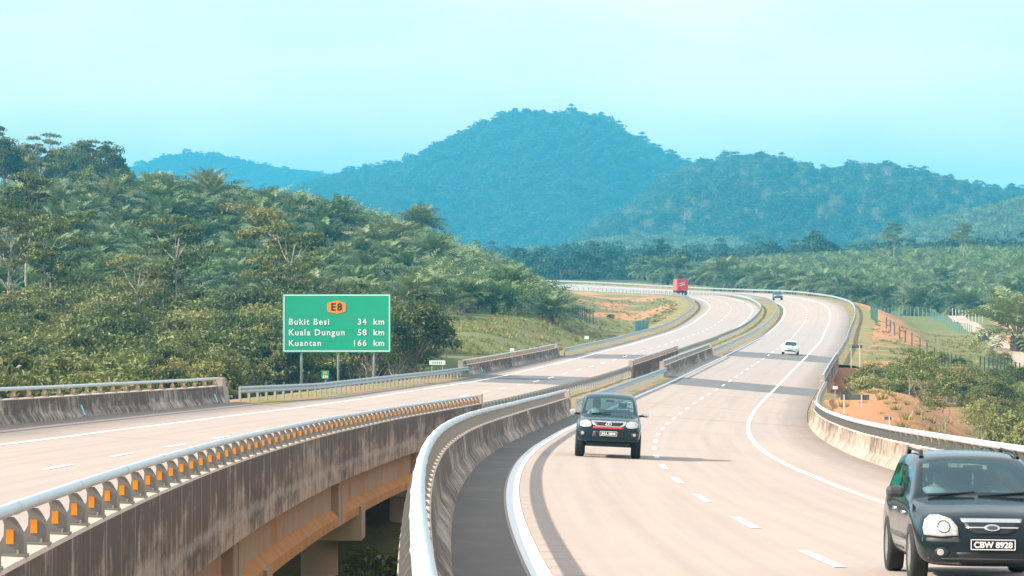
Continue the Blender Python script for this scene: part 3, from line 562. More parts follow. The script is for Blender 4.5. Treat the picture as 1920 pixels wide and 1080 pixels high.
parapet('bridge_parapet', 'dark parapet with white drain pipes on the grass side of the far bridge', LC, 189, 262, -6.0, -1, M['parapet_dark'], M['parapet_dark'], (2.0, 0.4), True, 0.06, 1.0, (True, True), (200, 222, 250))
parapet('bridge_parapet', 'narrow far-bridge parapet seen nearly end-on beside the roadside bushes', RC, 226, 298, 6.62, 1, M['parapet_pale'], M['parapet_dark'], (2.0, 0.4), False, 0.06, 1.0, (True, True))

def bridge(name, label, R, t0, t1, lo, hi, girders, piers, span):
    root = empty(name, R.at((t0 + t1) / 2, (lo + hi) / 2, -2)); tag(root, label, 'bridge'); parts = []
    parts.append(sweep('deck_slab', R, t0, t1, [(lo, -0.06), (hi, -0.06), (hi, -0.45), (lo, -0.45)], M['girder'], None, 3, [0, 1, 2, 3], None, False, True, True))
    for g in girders:
        t = t0
        while t < t1 - 1:
            e = min(t + span, t1)
            # bulb-tee girder: thin web between solid end blocks
            web = [(g - 0.32, -0.45), (g + 0.32, -0.45), (g + 0.32, -0.56), (g + 0.10, -0.66), (g + 0.10, -1.46), (g - 0.10, -1.46), (g - 0.10, -0.66), (g - 0.32, -0.56)]
            parts.append(sweep('girder', R, t + 0.15, e - 0.15, web, M['girder'], None, 3, [0.1, 0.2, 0.3, 0.4, 1.2, 1.4, 2.2, 2.3], None, False, True, True))
            fl = [(g - 0.103, -1.42), (g + 0.103, -1.42), (g + 0.30, -1.62), (g + 0.30, -1.86), (g - 0.30, -1.86), (g - 0.30, -1.62)]
            parts.append(sweep('bottom_flange', R, t + 1.3, e - 1.3, fl, M['flange'], None, 3, [0, .2, .4, .6, .8, 1], None, False, True, True))
            for a, b in ((t + 0.12, t + 1.3), (e - 1.3, e - 0.12)):
                blk = [(g - 0.305, -0.55), (g + 0.305, -0.55), (g + 0.305, -1.865), (g - 0.305, -1.865)]
                parts.append(sweep('end_block', R, a, b, blk, M['girder'], None, 1, [0, .3, 1.6, 2], None, False, True, True))
            t = e
    for t in piers:
        zt = -1.9; c = (lo + hi) / 2; p0 = R.at(t, c)
        b = MB().box(lo - c + 0.4, hi - c - 0.2, -0.8, 0.8, zt - 1.0, zt); o = b.build('pier_cap', M['girder']); R.place(o, t, c); parts.append(o)
        for x in (lo - c + 1.6, 0.0, hi - c - 1.5):
            b = MB().lathe([(0.0, zt - 1.0), (0.55, zt - 1.0), (0.55, zt - 12), (0, zt - 12)], 'z', (x, 0, 0), 18); o = b.build('pier_column', M['girder'], None, True); R.place(o, t, c); parts.append(o)
    for o in parts:
        o.parent = root; o.matrix_parent_inverse = Matrix.Translation(-root.location)
bridge('road_bridge', 'near concrete bridge of the outbound road with tan girders and orange stained flanges', LC, -84, 93, -7.7, 5.18, [4.6, 2.0, -1.0, -4.0, -6.9], [-41, -6, 29, 64], 35)
bridge('road_bridge', 'near concrete bridge that carries the oncoming road under the two dark cars', RC, -60, 136, -5.1, 7.1, [-4.5, -1.5, 1.5, 4.0, 6.6], [-22, 13, 48, 83, 118], 35)
bridge('road_bridge', 'short far bridge of the outbound road beyond the grassy bank', LC, 196, 264, -6.5, 5.2, [4.6, 0, -6.0], [], 34)
bridge('road_bridge', 'short far bridge of the oncoming road ahead of the white car', RC, 222, 300, -5.0, 7.1, [-4.4, 0, 6.5], [], 39)

# ---------------------------------------------------------------- W-beam guardrails
def guardrail(label, R, t0, t1, off, side, spacing=2.0, far=340, group=None, post_m=None):
    """side: +1 when the rail stands to the right of its road"""
    fo = off if callable(off) else (lambda t: off)
    mid = (t0 + min(t1, 700)) / 2; root = empty('guardrail', R.at(mid, fo(mid))); tag(root, label, 'guardrail', group); parts = []
    s = side; P = [(0.0, 0.42), (-0.07, 0.46), (-0.075, 0.52), (-0.005, 0.57), (-0.005, 0.60), (-0.075, 0.65), (-0.07, 0.71), (0.0, 0.75)]
    prof = [(s * a, z) for a, z in P] + [(s * a + s * 0.012, z) for a, z in P[::-1]]
    parts.append(sweep('beam', R, t0, t1, prof, M['beam'], None, 2.5, list(np.linspace(0, 1.4, 16)), None, True, True, False, fo))
    b = MB().box(s * 0.10 - 0.05, s * 0.10 + 0.05, -0.085, -0.075, -0.3, 0.74).box(s * 0.10 - 0.05, s * 0.10 + 0.05, 0.075, 0.085, -0.3, 0.74).box(s * 0.155 - 0.006, s * 0.155 + 0.006, -0.08, 0.08, -0.3, 0.74)
    b.box(s * 0.015 + min(0, s * 0.04), s * 0.015 + max(0, s * 0.04), -0.08, 0.08, 0.44, 0.73)
    pm = b.data('post', post_m or M['gpost']); n = 0
    t = t0 + 0.5
    while t < t1 and n < 290:
        o = bpy.data.objects.new('post', pm); COL.objects.link(o); R.place(o, t, fo(t)); parts.append(o); n += 1
        t += spacing if t < far else 4.0
    # flared end piece
    for o in parts:
        o.parent = root; o.matrix_parent_inverse = Matrix.Translation(-root.location)
    return root
lin = lambda a, b, ta, tb: (lambda t: a + (b - a) * min(1, max(0, (t - ta) / (tb - ta))))
guardrail('guardrail beside the green sign, between two parapets of the outbound road', LC, 93.5, 188, lin(-7.0, -5.75, 93, 112), -1)
guardrail('long guardrail curving round the grassy and orange bank inside the bend', LC, 263, T_END_L - 20, lin(-5.6, -6.4, 400, 560), -1)
guardrail('guardrail seen from behind along the median, nearest the oncoming dark pickup', LC, 87, 204, 5.0, 1)
guardrail('guardrail on the outbound side of the grassy median round the far bend', LC, 260.5, T_END_L - 20, 5.0, 1)
guardrail('guardrail with brown grass at its foot just behind the dark pickup', RC, 128, 223, -4.5, -1)
guardrail('guardrail on the oncoming side of the grassy median round the far bend', RC, 297.5, T_END_R - 20, lin(-4.5, -4.9, 350, 500), -1)
guardrail('dented short guardrail between pale parapet and dark sign back on the orange shoulder', RC, 143, 225, lin(6.9, 7.2, 143, 160), 1)
guardrail('outer guardrail sweeping round the far right bend past the palm grove', RC, 299.5, T_END_R - 20, lin(6.8, 8.0, 400, 600), 1)

# ---------------------------------------------------------------- vegetation prototypes (mesh data shared by the copies)
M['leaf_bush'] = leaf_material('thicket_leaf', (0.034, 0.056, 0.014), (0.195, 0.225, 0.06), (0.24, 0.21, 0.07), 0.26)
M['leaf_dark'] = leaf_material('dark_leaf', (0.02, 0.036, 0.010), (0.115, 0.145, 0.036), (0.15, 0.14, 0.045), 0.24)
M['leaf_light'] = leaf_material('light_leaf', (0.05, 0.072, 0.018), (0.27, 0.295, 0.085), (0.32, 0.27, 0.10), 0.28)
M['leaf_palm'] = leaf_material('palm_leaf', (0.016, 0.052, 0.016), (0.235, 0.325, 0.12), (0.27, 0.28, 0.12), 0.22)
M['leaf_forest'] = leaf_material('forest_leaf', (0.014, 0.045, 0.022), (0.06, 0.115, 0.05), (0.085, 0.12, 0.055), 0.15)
M['bark'] = plain('pale_bark', (0.42, 0.36, 0.29), 0.9, var=0.3, scale=2)
M['bark_dark'] = plain('brown_bark', (0.16, 0.115, 0.08), 0.95, var=0.3, scale=2)
M['palm_trunk'] = plain('palm_trunk', (0.13, 0.10, 0.07), 0.95, var=0.4, scale=4)

def leaves_mesh(name, P, N, S, m, tint, bend=0.25, aspect=0.5):
    """leaf blades: 4-point rhombs folded along the rib; P base, N facing, S length"""
    n = len(P); P = np.asarray(P); N = N / (np.linalg.norm(N, axis=1, keepdims=True) + 1e-9)
    a = RNG.normal(size=(n, 3)); a[:, 2] -= 0.35; u = a - (a * N).sum(1, keepdims=True) * N; u /= np.linalg.norm(u, axis=1, keepdims=True) + 1e-9; v = np.cross(N, u)
    S = np.asarray(S)[:, None]
    b0 = P - u * S * 0.5; b1 = P + v * S * aspect * 0.5 + N * S * bend * 0.3; b2 = P + u * S * 0.5 - N * S * bend * 0.4; b3 = P - v * S * aspect * 0.5 + N * S * bend * 0.3
    V = np.stack([b0, b1, b2, b3], 1).reshape(-1, 3); i = np.arange(n) * 4
    Fs = np.concatenate([np.stack([i, i + 1, i + 2], 1), np.stack([i, i + 2, i + 3], 1)]).tolist()
    return mesh(name, V, Fs, m, False, None, None, {'tint': np.repeat(np.clip(tint, 0, 1), 4)})

def sphere_pts(n):
    d = RNG.normal(size=(n, 3)); return d / np.linalg.norm(d, axis=1, keepdims=True)

def limb(mb, a, b, r0, r1, seg=4, wob=0.06):
    a = np.array(a, float); b = np.array(b, float); L = np.linalg.norm(b - a); pts = [a + (b - a) * k / seg + (RNG.normal(size=3) * wob * L / seg if 0 < k < seg else 0) for k in range(seg + 1)]
    for k in range(seg):
        ra = r0 + (r1 - r0) * k / seg; rb = r0 + (r1 - r0) * (k + 1) / seg; mb.bar(pts[k], pts[k + 1], ra, rb, 5)
    return pts

def broad_tree(h, w, trunk_h, n_clump, n_leaf, leaf, mleaf, mbark, flat_=1.0, layered=False, r_trunk=0.12, bare=0.0, umbrella=False):
    """returns (trunk mesh, crown mesh) for a tree of height h and crown width w"""
    mb = MB(); top = np.array([RNG.normal() * 0.05 * h, RNG.normal() * 0.05 * h, h * (0.86 if layered else 0.68)]); sp = limb(mb, (0, 0, -0.6), top, r_trunk, r_trunk * 0.3, 6, 0.12)
    P = []; N = []; S = []; T = []
    for c in range(n_clump):
        if layered:
            f = (c + 0.5) / n_clump; zc = trunk_h + (h - trunk_h) * (0.12 + 0.86 * f); rad = w / 2 * (0.45 + 0.75 * (1 - f) if not umbrella else 0.45 + 0.6 * f) * RNG.uniform(0.5, 1.0); ang = RNG.uniform(0, 6.283)
            cc = np.array([math.cos(ang) * rad * 0.85, math.sin(ang) * rad * 0.85, zc]); cr = np.array([1, 1, 0.32]) * w * RNG.uniform(0.13, 0.22)
        else:
            d = sphere_pts(1)[0]; d[2] = abs(d[2]) * 1.15 - 0.35; rr = RNG.uniform(0.45, 1.0)
            cc = np.array([d[0] * w / 2 * rr * 0.86, d[1] * w / 2 * rr * 0.86, trunk_h + (h - trunk_h) * (0.42 + 0.5 * d[2] * rr)]); cr = np.array([1, 1, 0.72 * flat_]) * w * RNG.uniform(0.13, 0.24)
        k = min(len(sp) - 1, max(1, int(len(sp) * (cc[2] - 0.25 * h * 0.5) / h))); limb(mb, sp[k], cc - np.array([0, 0, cr[2] * 0.3]), r_trunk * 0.35, r_trunk * 0.08, 3, 0.15)
        m = max(8, int(n_leaf / n_clump * RNG.uniform(0.6, 1.4) * (1 - bare))); d = sphere_pts(m); d[:, 2] = np.where(d[:, 2] < -0.25, -d[:, 2] * 0.5, d[:, 2])
        r = RNG.uniform(0.55, 1.05, m)[:, None]; p = cc + d * cr * r + RNG.normal(size=(m, 3)) * 0.06 * w * 0.2
        P.append(p); N.append(d * 0.8 + RNG.normal(size=(m, 3)) * 0.55 + np.array([0, 0, 0.45])); S.append(RNG.uniform(0.65, 1.25, m) * leaf)
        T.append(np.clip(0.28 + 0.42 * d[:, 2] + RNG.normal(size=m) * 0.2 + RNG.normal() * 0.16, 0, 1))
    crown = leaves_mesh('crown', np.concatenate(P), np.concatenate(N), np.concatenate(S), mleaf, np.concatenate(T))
    return mb.data('trunk', mbark), crown

def palm(trunk_h, n_frond, L, m, lean=0.0, leaflets=15):
    """oil palm: stub trunk wrapped in old leaf bases, arching feather fronds"""
    mb = MB(); n = 9; rr = []
    for k in range(6): rr.append((0.34 + 0.10 * math.sin(k * 2.3) + 0.05 * k, trunk_h * k / 5 - 0.6 * (k == 0)))
    mb.lathe(rr, 'z', (0, 0, 0), n)
    for k in range(26):
        a = k * 2.4; z = trunk_h * (0.15 + 0.83 * k / 26); mb.bar((0.3 * math.cos(a), 0.3 * math.sin(a), z), (0.62 * math.cos(a), 0.62 * math.sin(a), z + 0.35), 0.09, 0.04, 4)
    V = []; Fs = []; T = []
    def quad(a, b, c, d, t):
        i = len(V); V.extend([a, b, c, d]); Fs.append((i, i + 1, i + 2, i + 3)); T.extend([t] * 4)
    def tri(a, b, c, t):
        i = len(V); V.extend([a, b, c]); Fs.append((i, i + 1, i + 2)); T.extend([t] * 3)
    for k in range(n_frond):
        f = k / n_frond; az = k * 2.39996 + RNG.normal() * 0.12; el = math.radians(88 - 88 * f ** 0.95 + RNG.normal() * 7); l = L * RNG.uniform(0.85, 1.08) * (0.72 + 0.5 * min(1, f * 2.2) - 0.15 * max(0, f - 0.75))
        droop = 0.62 + 0.62 * f; d = np.array([math.cos(az), math.sin(az)]); side = np.array([-math.sin(az), math.cos(az), 0.0]); steps = 7; pts = []; p = np.array([d[0] * 0.22, d[1] * 0.22, trunk_h + 0.1]); e = el
        for s in range(steps + 1):
            pts.append(p.copy()); st = l / steps; p = p + np.array([d[0] * math.cos(e), d[1] * math.cos(e), math.sin(e)]) * st; e -= droop * (0.10 + 0.24 * s / steps) * (1.0 if e > -1.2 else 0.2)
        pts = np.array(pts); tn = 0.62 - 0.5 * f + RNG.normal() * 0.1; sd = RNG.choice([-1, 1]) * 0.25
        for s in range(steps): 
            wd = 0.055 * (1 - s / steps) + 0.012; quad(pts[s] - side * wd, pts[s] + side * wd, pts[s + 1] + side * wd * 0.8, pts[s + 1] - side * wd * 0.8, 0.9 * tn + 0.25)
        for q in range(leaflets):
            x = 0.16 + 0.83 * (q + RNG.uniform(0, 0.6)) / leaflets; xs = x * steps; i = min(steps - 1, int(xs)); b = pts[i] + (pts[i + 1] - pts[i]) * (xs - i); tg = (pts[i + 1] - pts[i]); tg /= np.linalg.norm(tg); up = np.cross(side, tg); up = up if up[2] > 0 else -up
            ll = L * 0.26 * math.sin(math.pi * min(0.97, 0.18 + 0.78 * x)) * RNG.uniform(0.8, 1.15)
            for sg in (-1, 1):
                dirn = side * sg * 0.85 + tg * 0.55 + up * (0.28 + sd * sg) ; dirn /= np.linalg.norm(dirn); tip = b + dirn * ll + np.array([0, 0, -0.30 * ll]); mid = b + dirn * ll * 0.55 + np.array([0, 0, -0.03 * ll]); wv = tg * ll * 0.075 + 0.03 * tg
                t_ = np.clip(tn + RNG.normal() * 0.14, 0, 1); quad(b - wv * 0.7, b + wv * 0.7, mid + wv, mid - wv, t_); tri(mid - wv, mid + wv, tip, t_)
    crown = mesh('crown', V, Fs, m, False, None, None, {'tint': np.clip(np.array(T), 0, 1)})
    return mb.data('trunk', M['palm_trunk']), crown

PALMS = [palm(3.2 + 0.35 * k, 34 + 2 * (k % 3), 4.4 + 0.25 * (k % 3), M['leaf_palm']) for k in range(5)]
PALMS_FAR = [palm(3.4, 20, 4.6, M['leaf_palm'], leaflets=7) for k in range(3)]
BUSHES = [broad_tree(6.0, 6.5, 0.6, 26, 4200, 0.34, M['leaf_bush'], M['bark'], r_trunk=0.10),
          broad_tree(7.0, 6.0, 0.8, 28, 4400, 0.32, M['leaf_dark'], M['bark_dark'], r_trunk=0.12),
          broad_tree(6.0, 7.0, 0.5, 30, 4400, 0.30, M['leaf_light'], M['bark'], r_trunk=0.09),
          broad_tree(7.5, 5.5, 1.2, 24, 3800, 0.38, M['leaf_bush'], M['bark_dark'], r_trunk=0.12),
          broad_tree(5.0, 6.0, 0.3, 26, 3800, 0.28, M['leaf_dark'], M['bark'], r_trunk=0.09),
          broad_tree(6.5, 6.0, 0.8, 22, 3000, 0.34, M['leaf_light'], M['bark'], r_trunk=0.10, bare=0.15)]
TALLS = [broad_tree(15.0, 8.5, 8.0, 24, 3200, 0.42, M['leaf_bush'], M['bark'], layered=True, r_trunk=0.17),
         broad_tree(14.0, 8.0, 6.5, 22, 3000, 0.42, M['leaf_light'], M['bark'], layered=True, r_trunk=0.15, umbrella=True),
         broad_tree(13.0, 8.5, 5.5, 20, 2600, 0.42, M['leaf_bush'], M['bark'], layered=True, r_trunk=0.15, umbrella=True)]
FORESTS = [broad_tree(14, 10, 3.0, 16, 620, 1.0, M['leaf_forest'], M['bark_dark'], r_trunk=0.25), broad_tree(15, 9, 3.0, 16, 640, 1.0, M['leaf_forest'], M['bark_dark'], r_trunk=0.2),
           broad_tree(12, 11, 2.0, 18, 680, 1.05, M['leaf_forest'], M['bark_dark'], r_trunk=0.25), broad_tree(17, 9, 5.0, 18, 640, 0.95, M['leaf_forest'], M['bark_dark'], r_trunk=0.35)]
BARE = [broad_tree(15, 8, 4.0, 40, 500, 0.5, M['leaf_light'], M['bark'], r_trunk=0.3), broad_tree(14, 8, 4.0, 44, 700, 0.5, M['leaf_light'], M['bark'], r_trunk=0.28)]

def plant(kind, proto, x, y, s, rz, label, cat, group=None, z=None, sz=None):
    root = empty(kind, (x, y, tz(x, y) if z is None else z), rz); root.scale = (s, s, sz or s); tag(root, label, cat, group)
    t = bpy.data.objects.new('trunk', proto[0]); COL.objects.link(t); t.parent = root
    c = bpy.data.objects.new('crown', proto[1]); COL.objects.link(c); c.parent = root
    return root

# ---------------------------------------------------------------- masses nobody could count: instanced over points
def gn_scatter(name, protos, P, S, rz, kinds, label):
    hold = bpy.data.collections.new(name + '_kinds')
    for i, (a, b) in enumerate(protos):
        # trunk and crown joined so that one point carries one plant
        bm = bmesh.new(); bm.from_mesh(a); na = len(bm.faces); bm.from_mesh(b)
        me = bpy.data.meshes.new(name + '_plant'); bm.faces.ensure_lookup_table()
        for f in bm.faces[na:]: f.material_index = 1
        bm.to_mesh(me); bm.free(); me.materials.append(a.materials[0]); me.materials.append(b.materials[0])
        hold.objects.link(bpy.data.objects.new('%s_%02d' % (name, i), me))
    me = bpy.data.meshes.new(name); me.from_pydata(np.asarray(P).tolist(), [], [])
    for nm, arr, ty in (('rz', rz, 'FLOAT'), ('sc', S, 'FLOAT'), ('kind', kinds, 'INT')):
        at = me.attributes.new(nm, ty, 'POINT'); at.data.foreach_set('value', np.asarray(arr, dtype=np.int32 if ty == 'INT' else np.float32))
    o = link(name, me); tag(o, label, None, None, 'stuff')
    g = bpy.data.node_groups.new(name, 'GeometryNodeTree'); g.interface.new_socket('Geometry', in_out='INPUT', socket_type='NodeSocketGeometry'); g.interface.new_socket('Geometry', in_out='OUTPUT', socket_type='NodeSocketGeometry')
    N = g.nodes.new; gi = N('NodeGroupInput'); go = N('NodeGroupOutput'); ip = N('GeometryNodeInstanceOnPoints'); ci = N('GeometryNodeCollectionInfo'); ci.inputs[0].default_value = hold; ci.inputs[1].default_value = True; ci.inputs[2].default_value = True
    def attr(nm, ty):
        a = N('GeometryNodeInputNamedAttribute'); a.data_type = ty; a.inputs[0].default_value = nm; return a.outputs[0]
    cb = N('ShaderNodeCombineXYZ'); L = g.links.new; L(attr('rz', 'FLOAT'), cb.inputs[2]); L(gi.outputs[0], ip.inputs['Points']); L(ci.outputs[0], ip.inputs['Instance']); ip.inputs['Pick Instance'].default_value = True
    L(attr('kind', 'INT'), ip.inputs['Instance Index']); e2r = N('FunctionNodeEulerToRotation'); L(cb.outputs[0], e2r.inputs[0]); L(e2r.outputs[0], ip.inputs['Rotation']); L(attr('sc', 'FLOAT'), ip.inputs['Scale']); L(ip.outputs[0], go.inputs[0])
    md = o.modifiers.new('scatter', 'NODES'); md.node_group = g
    return o

def jitter_grid(x0, x1, y0, y1, s):
    xs = np.arange(x0, x1, s); ys = np.arange(y0, y1, s * 0.9); X, Y = np.meshgrid(xs, ys); X = X + (np.arange(len(ys)) % 2)[:, None] * s / 2
    return X.ravel() + RNG.uniform(-0.38, 0.38, X.size) * s, Y.ravel() + RNG.uniform(-0.38, 0.38, Y.size) * s
def in_view(X, Y, margin=0.18): return np.abs(X / Y) < 960 / 6800 * (1 + margin) + 6 / Y

# forest over the hills and the wooded lowland before them
def wooded(name, label, hills, x0, x1, y0, y1, s, protos, mix_, size, seed, keep=None, sink=0.0):
    X, Y = jitter_grid(x0, x1, y0, y1, s); k = in_view(X, Y); X, Y = X[k], Y[k]
    z, wh, inf = terrain(X, Y, True); k = np.isin(wh, hills) if hills is not None else np.ones(len(X), bool)
    if keep is not None: k &= keep(X, Y, z)
    X, Y, z = X[k], Y[k], z[k]; n = len(X)
    gn_scatter(name, protos, np.stack([X, Y, z - 0.3 - sink], 1), RNG.uniform(0.6, 1.2, n) * size * (1 + 0.25 * (RNG.random(n) < 0.07)), RNG.uniform(0, 6.28, n), RNG.choice(len(protos), n, p=mix_), label)
    return n
cnt = []
cnt.append(wooded('forest', 'dense forest covering the tall blue hill in the middle distance', [0], -480, 520, 3150, 4290, 9.5, FORESTS, [.34, .26, .30, .10], 1.4, 1))
cnt.append(wooded('forest', 'forest with pale thin trees on the lower blue hill at the right', [1], 30, 680, 2250, 3230, 8.0, FORESTS + BARE, [.28, .18, .24, .08, .12, .10], 1.15, 2))
cnt.append(wooded('forest', 'faint forest on the farthest hill behind the palms', [2], -900, -20, 5000, 5700, 12, FORESTS, [.3, .3, .3, .1], 1.25, 3))
cnt.append(wooded('palm_plantation', 'pale palm plantation on the slope at the far right', [3], 180, 480, 1760, 2290, 8.5, PALMS_FAR, [.4, .3, .3], 1.1, 4))
cnt.append(wooded('palm_plantation', 'pale palm plantation on the low rise before the hills', [4], -60, 300, 2010, 2400, 8.0, PALMS_FAR, [.4, .3, .3], 1.1, 5))
cnt.append(wooded('forest', 'dark belt of woodland on the plain before the hills', None, -240, 320, 1060, 1560, 8.2, FORESTS, [.46, .06, .46, .02], 0.74, 6, lambda X, Y, z: (Y > 1085 + 65 * (X > 40)) & (z < 9 + Z0), 2.4))
cnt.append(wooded('forest', 'dark woodland filling the foot of the hills', None, -480, 620, 1560, 3000, 13, FORESTS, [.36, .2, .36, .08], 0.95, 6, lambda X, Y, z: (hill_height(X, Y)[1] != 4) & (hill_height(X, Y)[1] != 3) & (z < 6 + Z0)))
print('forest points', cnt)

# ---------------------------------------------------------------- palms: each of the nearest 300 a thing of its own
def road_clear(X, Y, lo=-13, hi=15):
    ok = np.ones(len(X), bool)
    for R in (RC, LC):
        t, off, _ = road_coords(R, X, Y); ok &= ~((off > lo) & (off < hi) & (t > -40))
    return ok
X, Y = jitter_grid(-118, 14, 385, 800, 7.2); z = terrain(X, Y); px = 960 + 6800 * X / Y
k = in_view(X, Y, 0.08) & road_clear(X, Y, -16) & (px < 1052 - np.maximum(0, Y - 520) * 0.35) & ~((px > 810) & (Y < 432)) & ~((px > 600) & (Y < 405)) & ~((px < 215) & (Y > 640))
LP = np.stack([X[k], Y[k], z[k]], 1)
X, Y = jitter_grid(40, 185, 640, 1130, 6.8); z = terrain(X, Y); px = 960 + 6800 * X / Y
k = in_view(X, Y, 0.08) & road_clear(X, Y, -300, 16) & (Y > 690 + 0.9 * np.maximum(0, X - 70)) & (Y > np.interp(px, [1300, 1500, 1700, 1920], [960, 760, 735, 690]))
RP = np.stack([X[k], Y[k], z[k]], 1)
# which can be seen: crown top clear of the ground line before it and not buried behind nearer crowns
def seen_score(P):
    py = 500 - 6800 * (P[:, 2] - Z0 + 7) / P[:, 1]; return py
allp = np.concatenate([LP, RP]); side = np.array([0] * len(LP) + [1] * len(RP))
pxs = 960 + 6800 * allp[:, 0] / allp[:, 1]; ptop = 500 - 6800 * (allp[:, 2] - Z0 + 7.5) / allp[:, 1]
order = np.argsort(allp[:, 1]); sky_ = np.full(260, 1080.0); vis = np.zeros(len(allp))
for i in order:
    r = 4.0 * 6800 / allp[i, 1]; a = int(max(0, (pxs[i] - r + 200) / 10)); b = int(min(259, (pxs[i] + r + 200) / 10))
    if b <= a: continue
    seg = sky_[a:b + 1]; vis[i] = np.clip(seg - ptop[i], 0, 90).mean() * (b - a); sky_[a:b + 1] = np.minimum(seg, ptop[i] + 6)
top = np.argsort(-vis)[:300]; chosen = set(top.tolist()); rest = [i for i in range(len(allp)) if i not in chosen]
PG = ['oil palms on the hillside left of the road', 'oil palms in the grove right of the road']
PLb = ['oil palm with arching fronds among many on the hillside left of the road', 'oil palm with arching fronds among many in the grove beyond the right guardrail']
for i in top:
    p = allp[i]; q = pxs[i]
    if side[i] == 0:
        a = 'at the foot of' if p[1] < 490 else 'halfway up' if p[1] < 630 else 'along the crest of'; b = 'near the left picture edge' if q < 190 else 'above the stained left parapet' if q < 390 else 'just left of the green sign' if q < 530 else 'above the green sign' if q < 760 else 'right of the green sign'
        lb = 'oil palm %s the palm hillside, %s' % (a, b)
    else: lb = 'oil palm in the grove behind the outer guardrail, ' + ('above the far bend' if q < 1500 else 'above the white car' if q < 1650 else 'over the green fence' if q < 1800 else 'near the right picture edge')
    plant('oil_palm', PALMS[int(RNG.integers(5))], p[0], p[1], RNG.uniform(0.80, 1.08) * (0.88 if p[1] < 520 else 1.1) * (1.12 if side[i] else 1), RNG.uniform(0, 6.28), lb, 'palm', lb.replace('oil palm', 'oil palms'), p[2] - (2.2 if side[i] == 0 else 2.0))
if rest:
    R_ = allp[rest]; gn_scatter('palm_grove', PALMS_FAR, R_ - [0, 0, 1.8], RNG.uniform(0.75, 0.98, len(R_)), RNG.uniform(0, 6.28, len(R_)), RNG.integers(0, 3, len(R_)), 'oil palms half hidden behind the nearer ones on both sides')
print('palms', len(LP), len(RP), len(rest))
big = plant('oil_palm', PALMS[0], at_px(1908, 466), 466, 1.75, 0.4, 'large drooping oil palm standing alone by the orange earth and dirt track', 'palm', None, tz(at_px(1908, 466), 466) - 3.4)
plant('oil_palm', PALMS[0], at_px(955, 452), 452, 0.95, 1.4, 'big oil palm at the right end of the grassy bank', 'palm')

# ---------------------------------------------------------------- thicket of small trees behind the sign
BL = 'leafy small tree crowded in the thicket left of the outbound road'; BG = 'small trees of the left thicket'
def thicket_label(q, y, k):
    tone = ['olive', 'dark green', 'light green', 'olive', 'dark green', 'light green'][k]
    row = 'front thicket row' if y < 215 else 'middle thicket rows' if y < 280 else 'back thicket row below the palms'
    at = 'behind the stained left parapet' if q < 430 else 'between parapet and green sign' if q < 530 else 'behind the green sign' if q < 745 else 'right of the green sign'
    lb = '%s small tree, %s, %s' % (tone, row, at); return lb, 'tree', lb.replace('small tree', 'small trees')
def thicket():
    X, Y = jitter_grid(-62, 0, 150, 375, 5.0); px = 960 + 6800 * X / Y
    top = np.interp(px, [-80, 0, 60, 130, 220, 300, 420, 520, 620, 720, 790, 830], [545, 540, 520, 498, 500, 520, 530, 515, 520, 530, 575, 650])
    t, off, _ = road_coords(LC, X, Y); n = 0; z = terrain(X, Y)
    for i in np.argsort(Y):
        x, y = X[i], Y[i]
        if px[i] < -90 or px[i] > 838 or off[i] > -11.5: continue
        if y < 248 and px[i] > 430 and px[i] < 850: continue
        if y < 248 and px[i] > 330 and px[i] + 3.3 * 6800 / y > 528: continue
        if px[i] > 740 and (y < 252 or y > 300): continue
        f = np.clip((y - 165) / 150, 0, 1); ty = (655 + 25 * vnoise(x, y, 9, 4)) * (1 - f) + (top[i] + 30 * vnoise(x, y, 14, 5)) * f
        if px[i] > 745: ty = top[i]
        h = (500 - ty) / 6800 * y + Z0 - z[i]
        if h < 1.2: continue
        h = min(h, 11.5); k = int(RNG.integers(6)); pr = BUSHES[k]; hs = [6, 7, 6, 7.5, 5, 6.5][k]; s = h / hs * RNG.uniform(0.85, 1.08)
        plant('thicket_tree', pr, x, y, min(1.25, max(0.62, s)), RNG.uniform(0, 6.28), *thicket_label(px[i], y, k), z[i] - 0.3, s); n += 1
    return n
print('thicket', thicket())
plant('dark_tree', BUSHES[1], at_px(775, 262), 262, 1.05, 0.3, 'rounded dark green tree just right of the large green sign', 'tree', None, None, 1.05)
plant('dark_tree', BUSHES[4], at_px(745, 268), 268, 1.1, 1.3, 'dark tree partly behind the right edge of the green sign', 'tree', None, None, 1.3)
tall = [(48, 372, 0.98, 0, 'tallest layered tree at the far left with dark spreading tiers'), (105, 318, 0.92, 1, 'slim pale-trunked tree with flat crown near the left edge'),
        (330, 330, 0.98, 2, 'open branching tree in front of the palms, right of the slim pale trunk'), (258, 300, 0.72, 2, 'small thin brownish tree between the slim pale trunk and the branching tree'),
        (505, 335, 0.98, 1, 'flat-topped tree above the left corner of the green sign'), (548, 330, 0.93, 2, 'flat-topped tree above the middle of the green sign'), (8, 330, 0.85, 0, 'dark layered tree cut by the left picture edge')]
for p, d, s, k, lb in tall: plant('tall_tree', TALLS[k], at_px(p, d), d, s, RNG.uniform(0, 6.28), lb, 'tree')
for p, d, s, k, lb in [(150, 700, 1.35, 1, 'highest broad tree on the left ridge, standing out against the sky'), (95, 690, 1.2, 0, 'round tree on the left ridge beside the highest one'), (48, 680, 1.25, 2, 'broad tree on the left ridge near the picture edge'),
                       (195, 660, 1.0, 4, 'dark tree on the left ridge where the palms begin'), (10, 670, 1.1, 3, 'tree on the left ridge at the picture edge'), (160, 560, 1.1, 5, 'pale brownish tree below the ridge above the palms')]:
    plant('ridge_tree', BUSHES[k], at_px(p, d), d, s, 0.7 * k, lb, 'tree', None, None, s * 1.35)
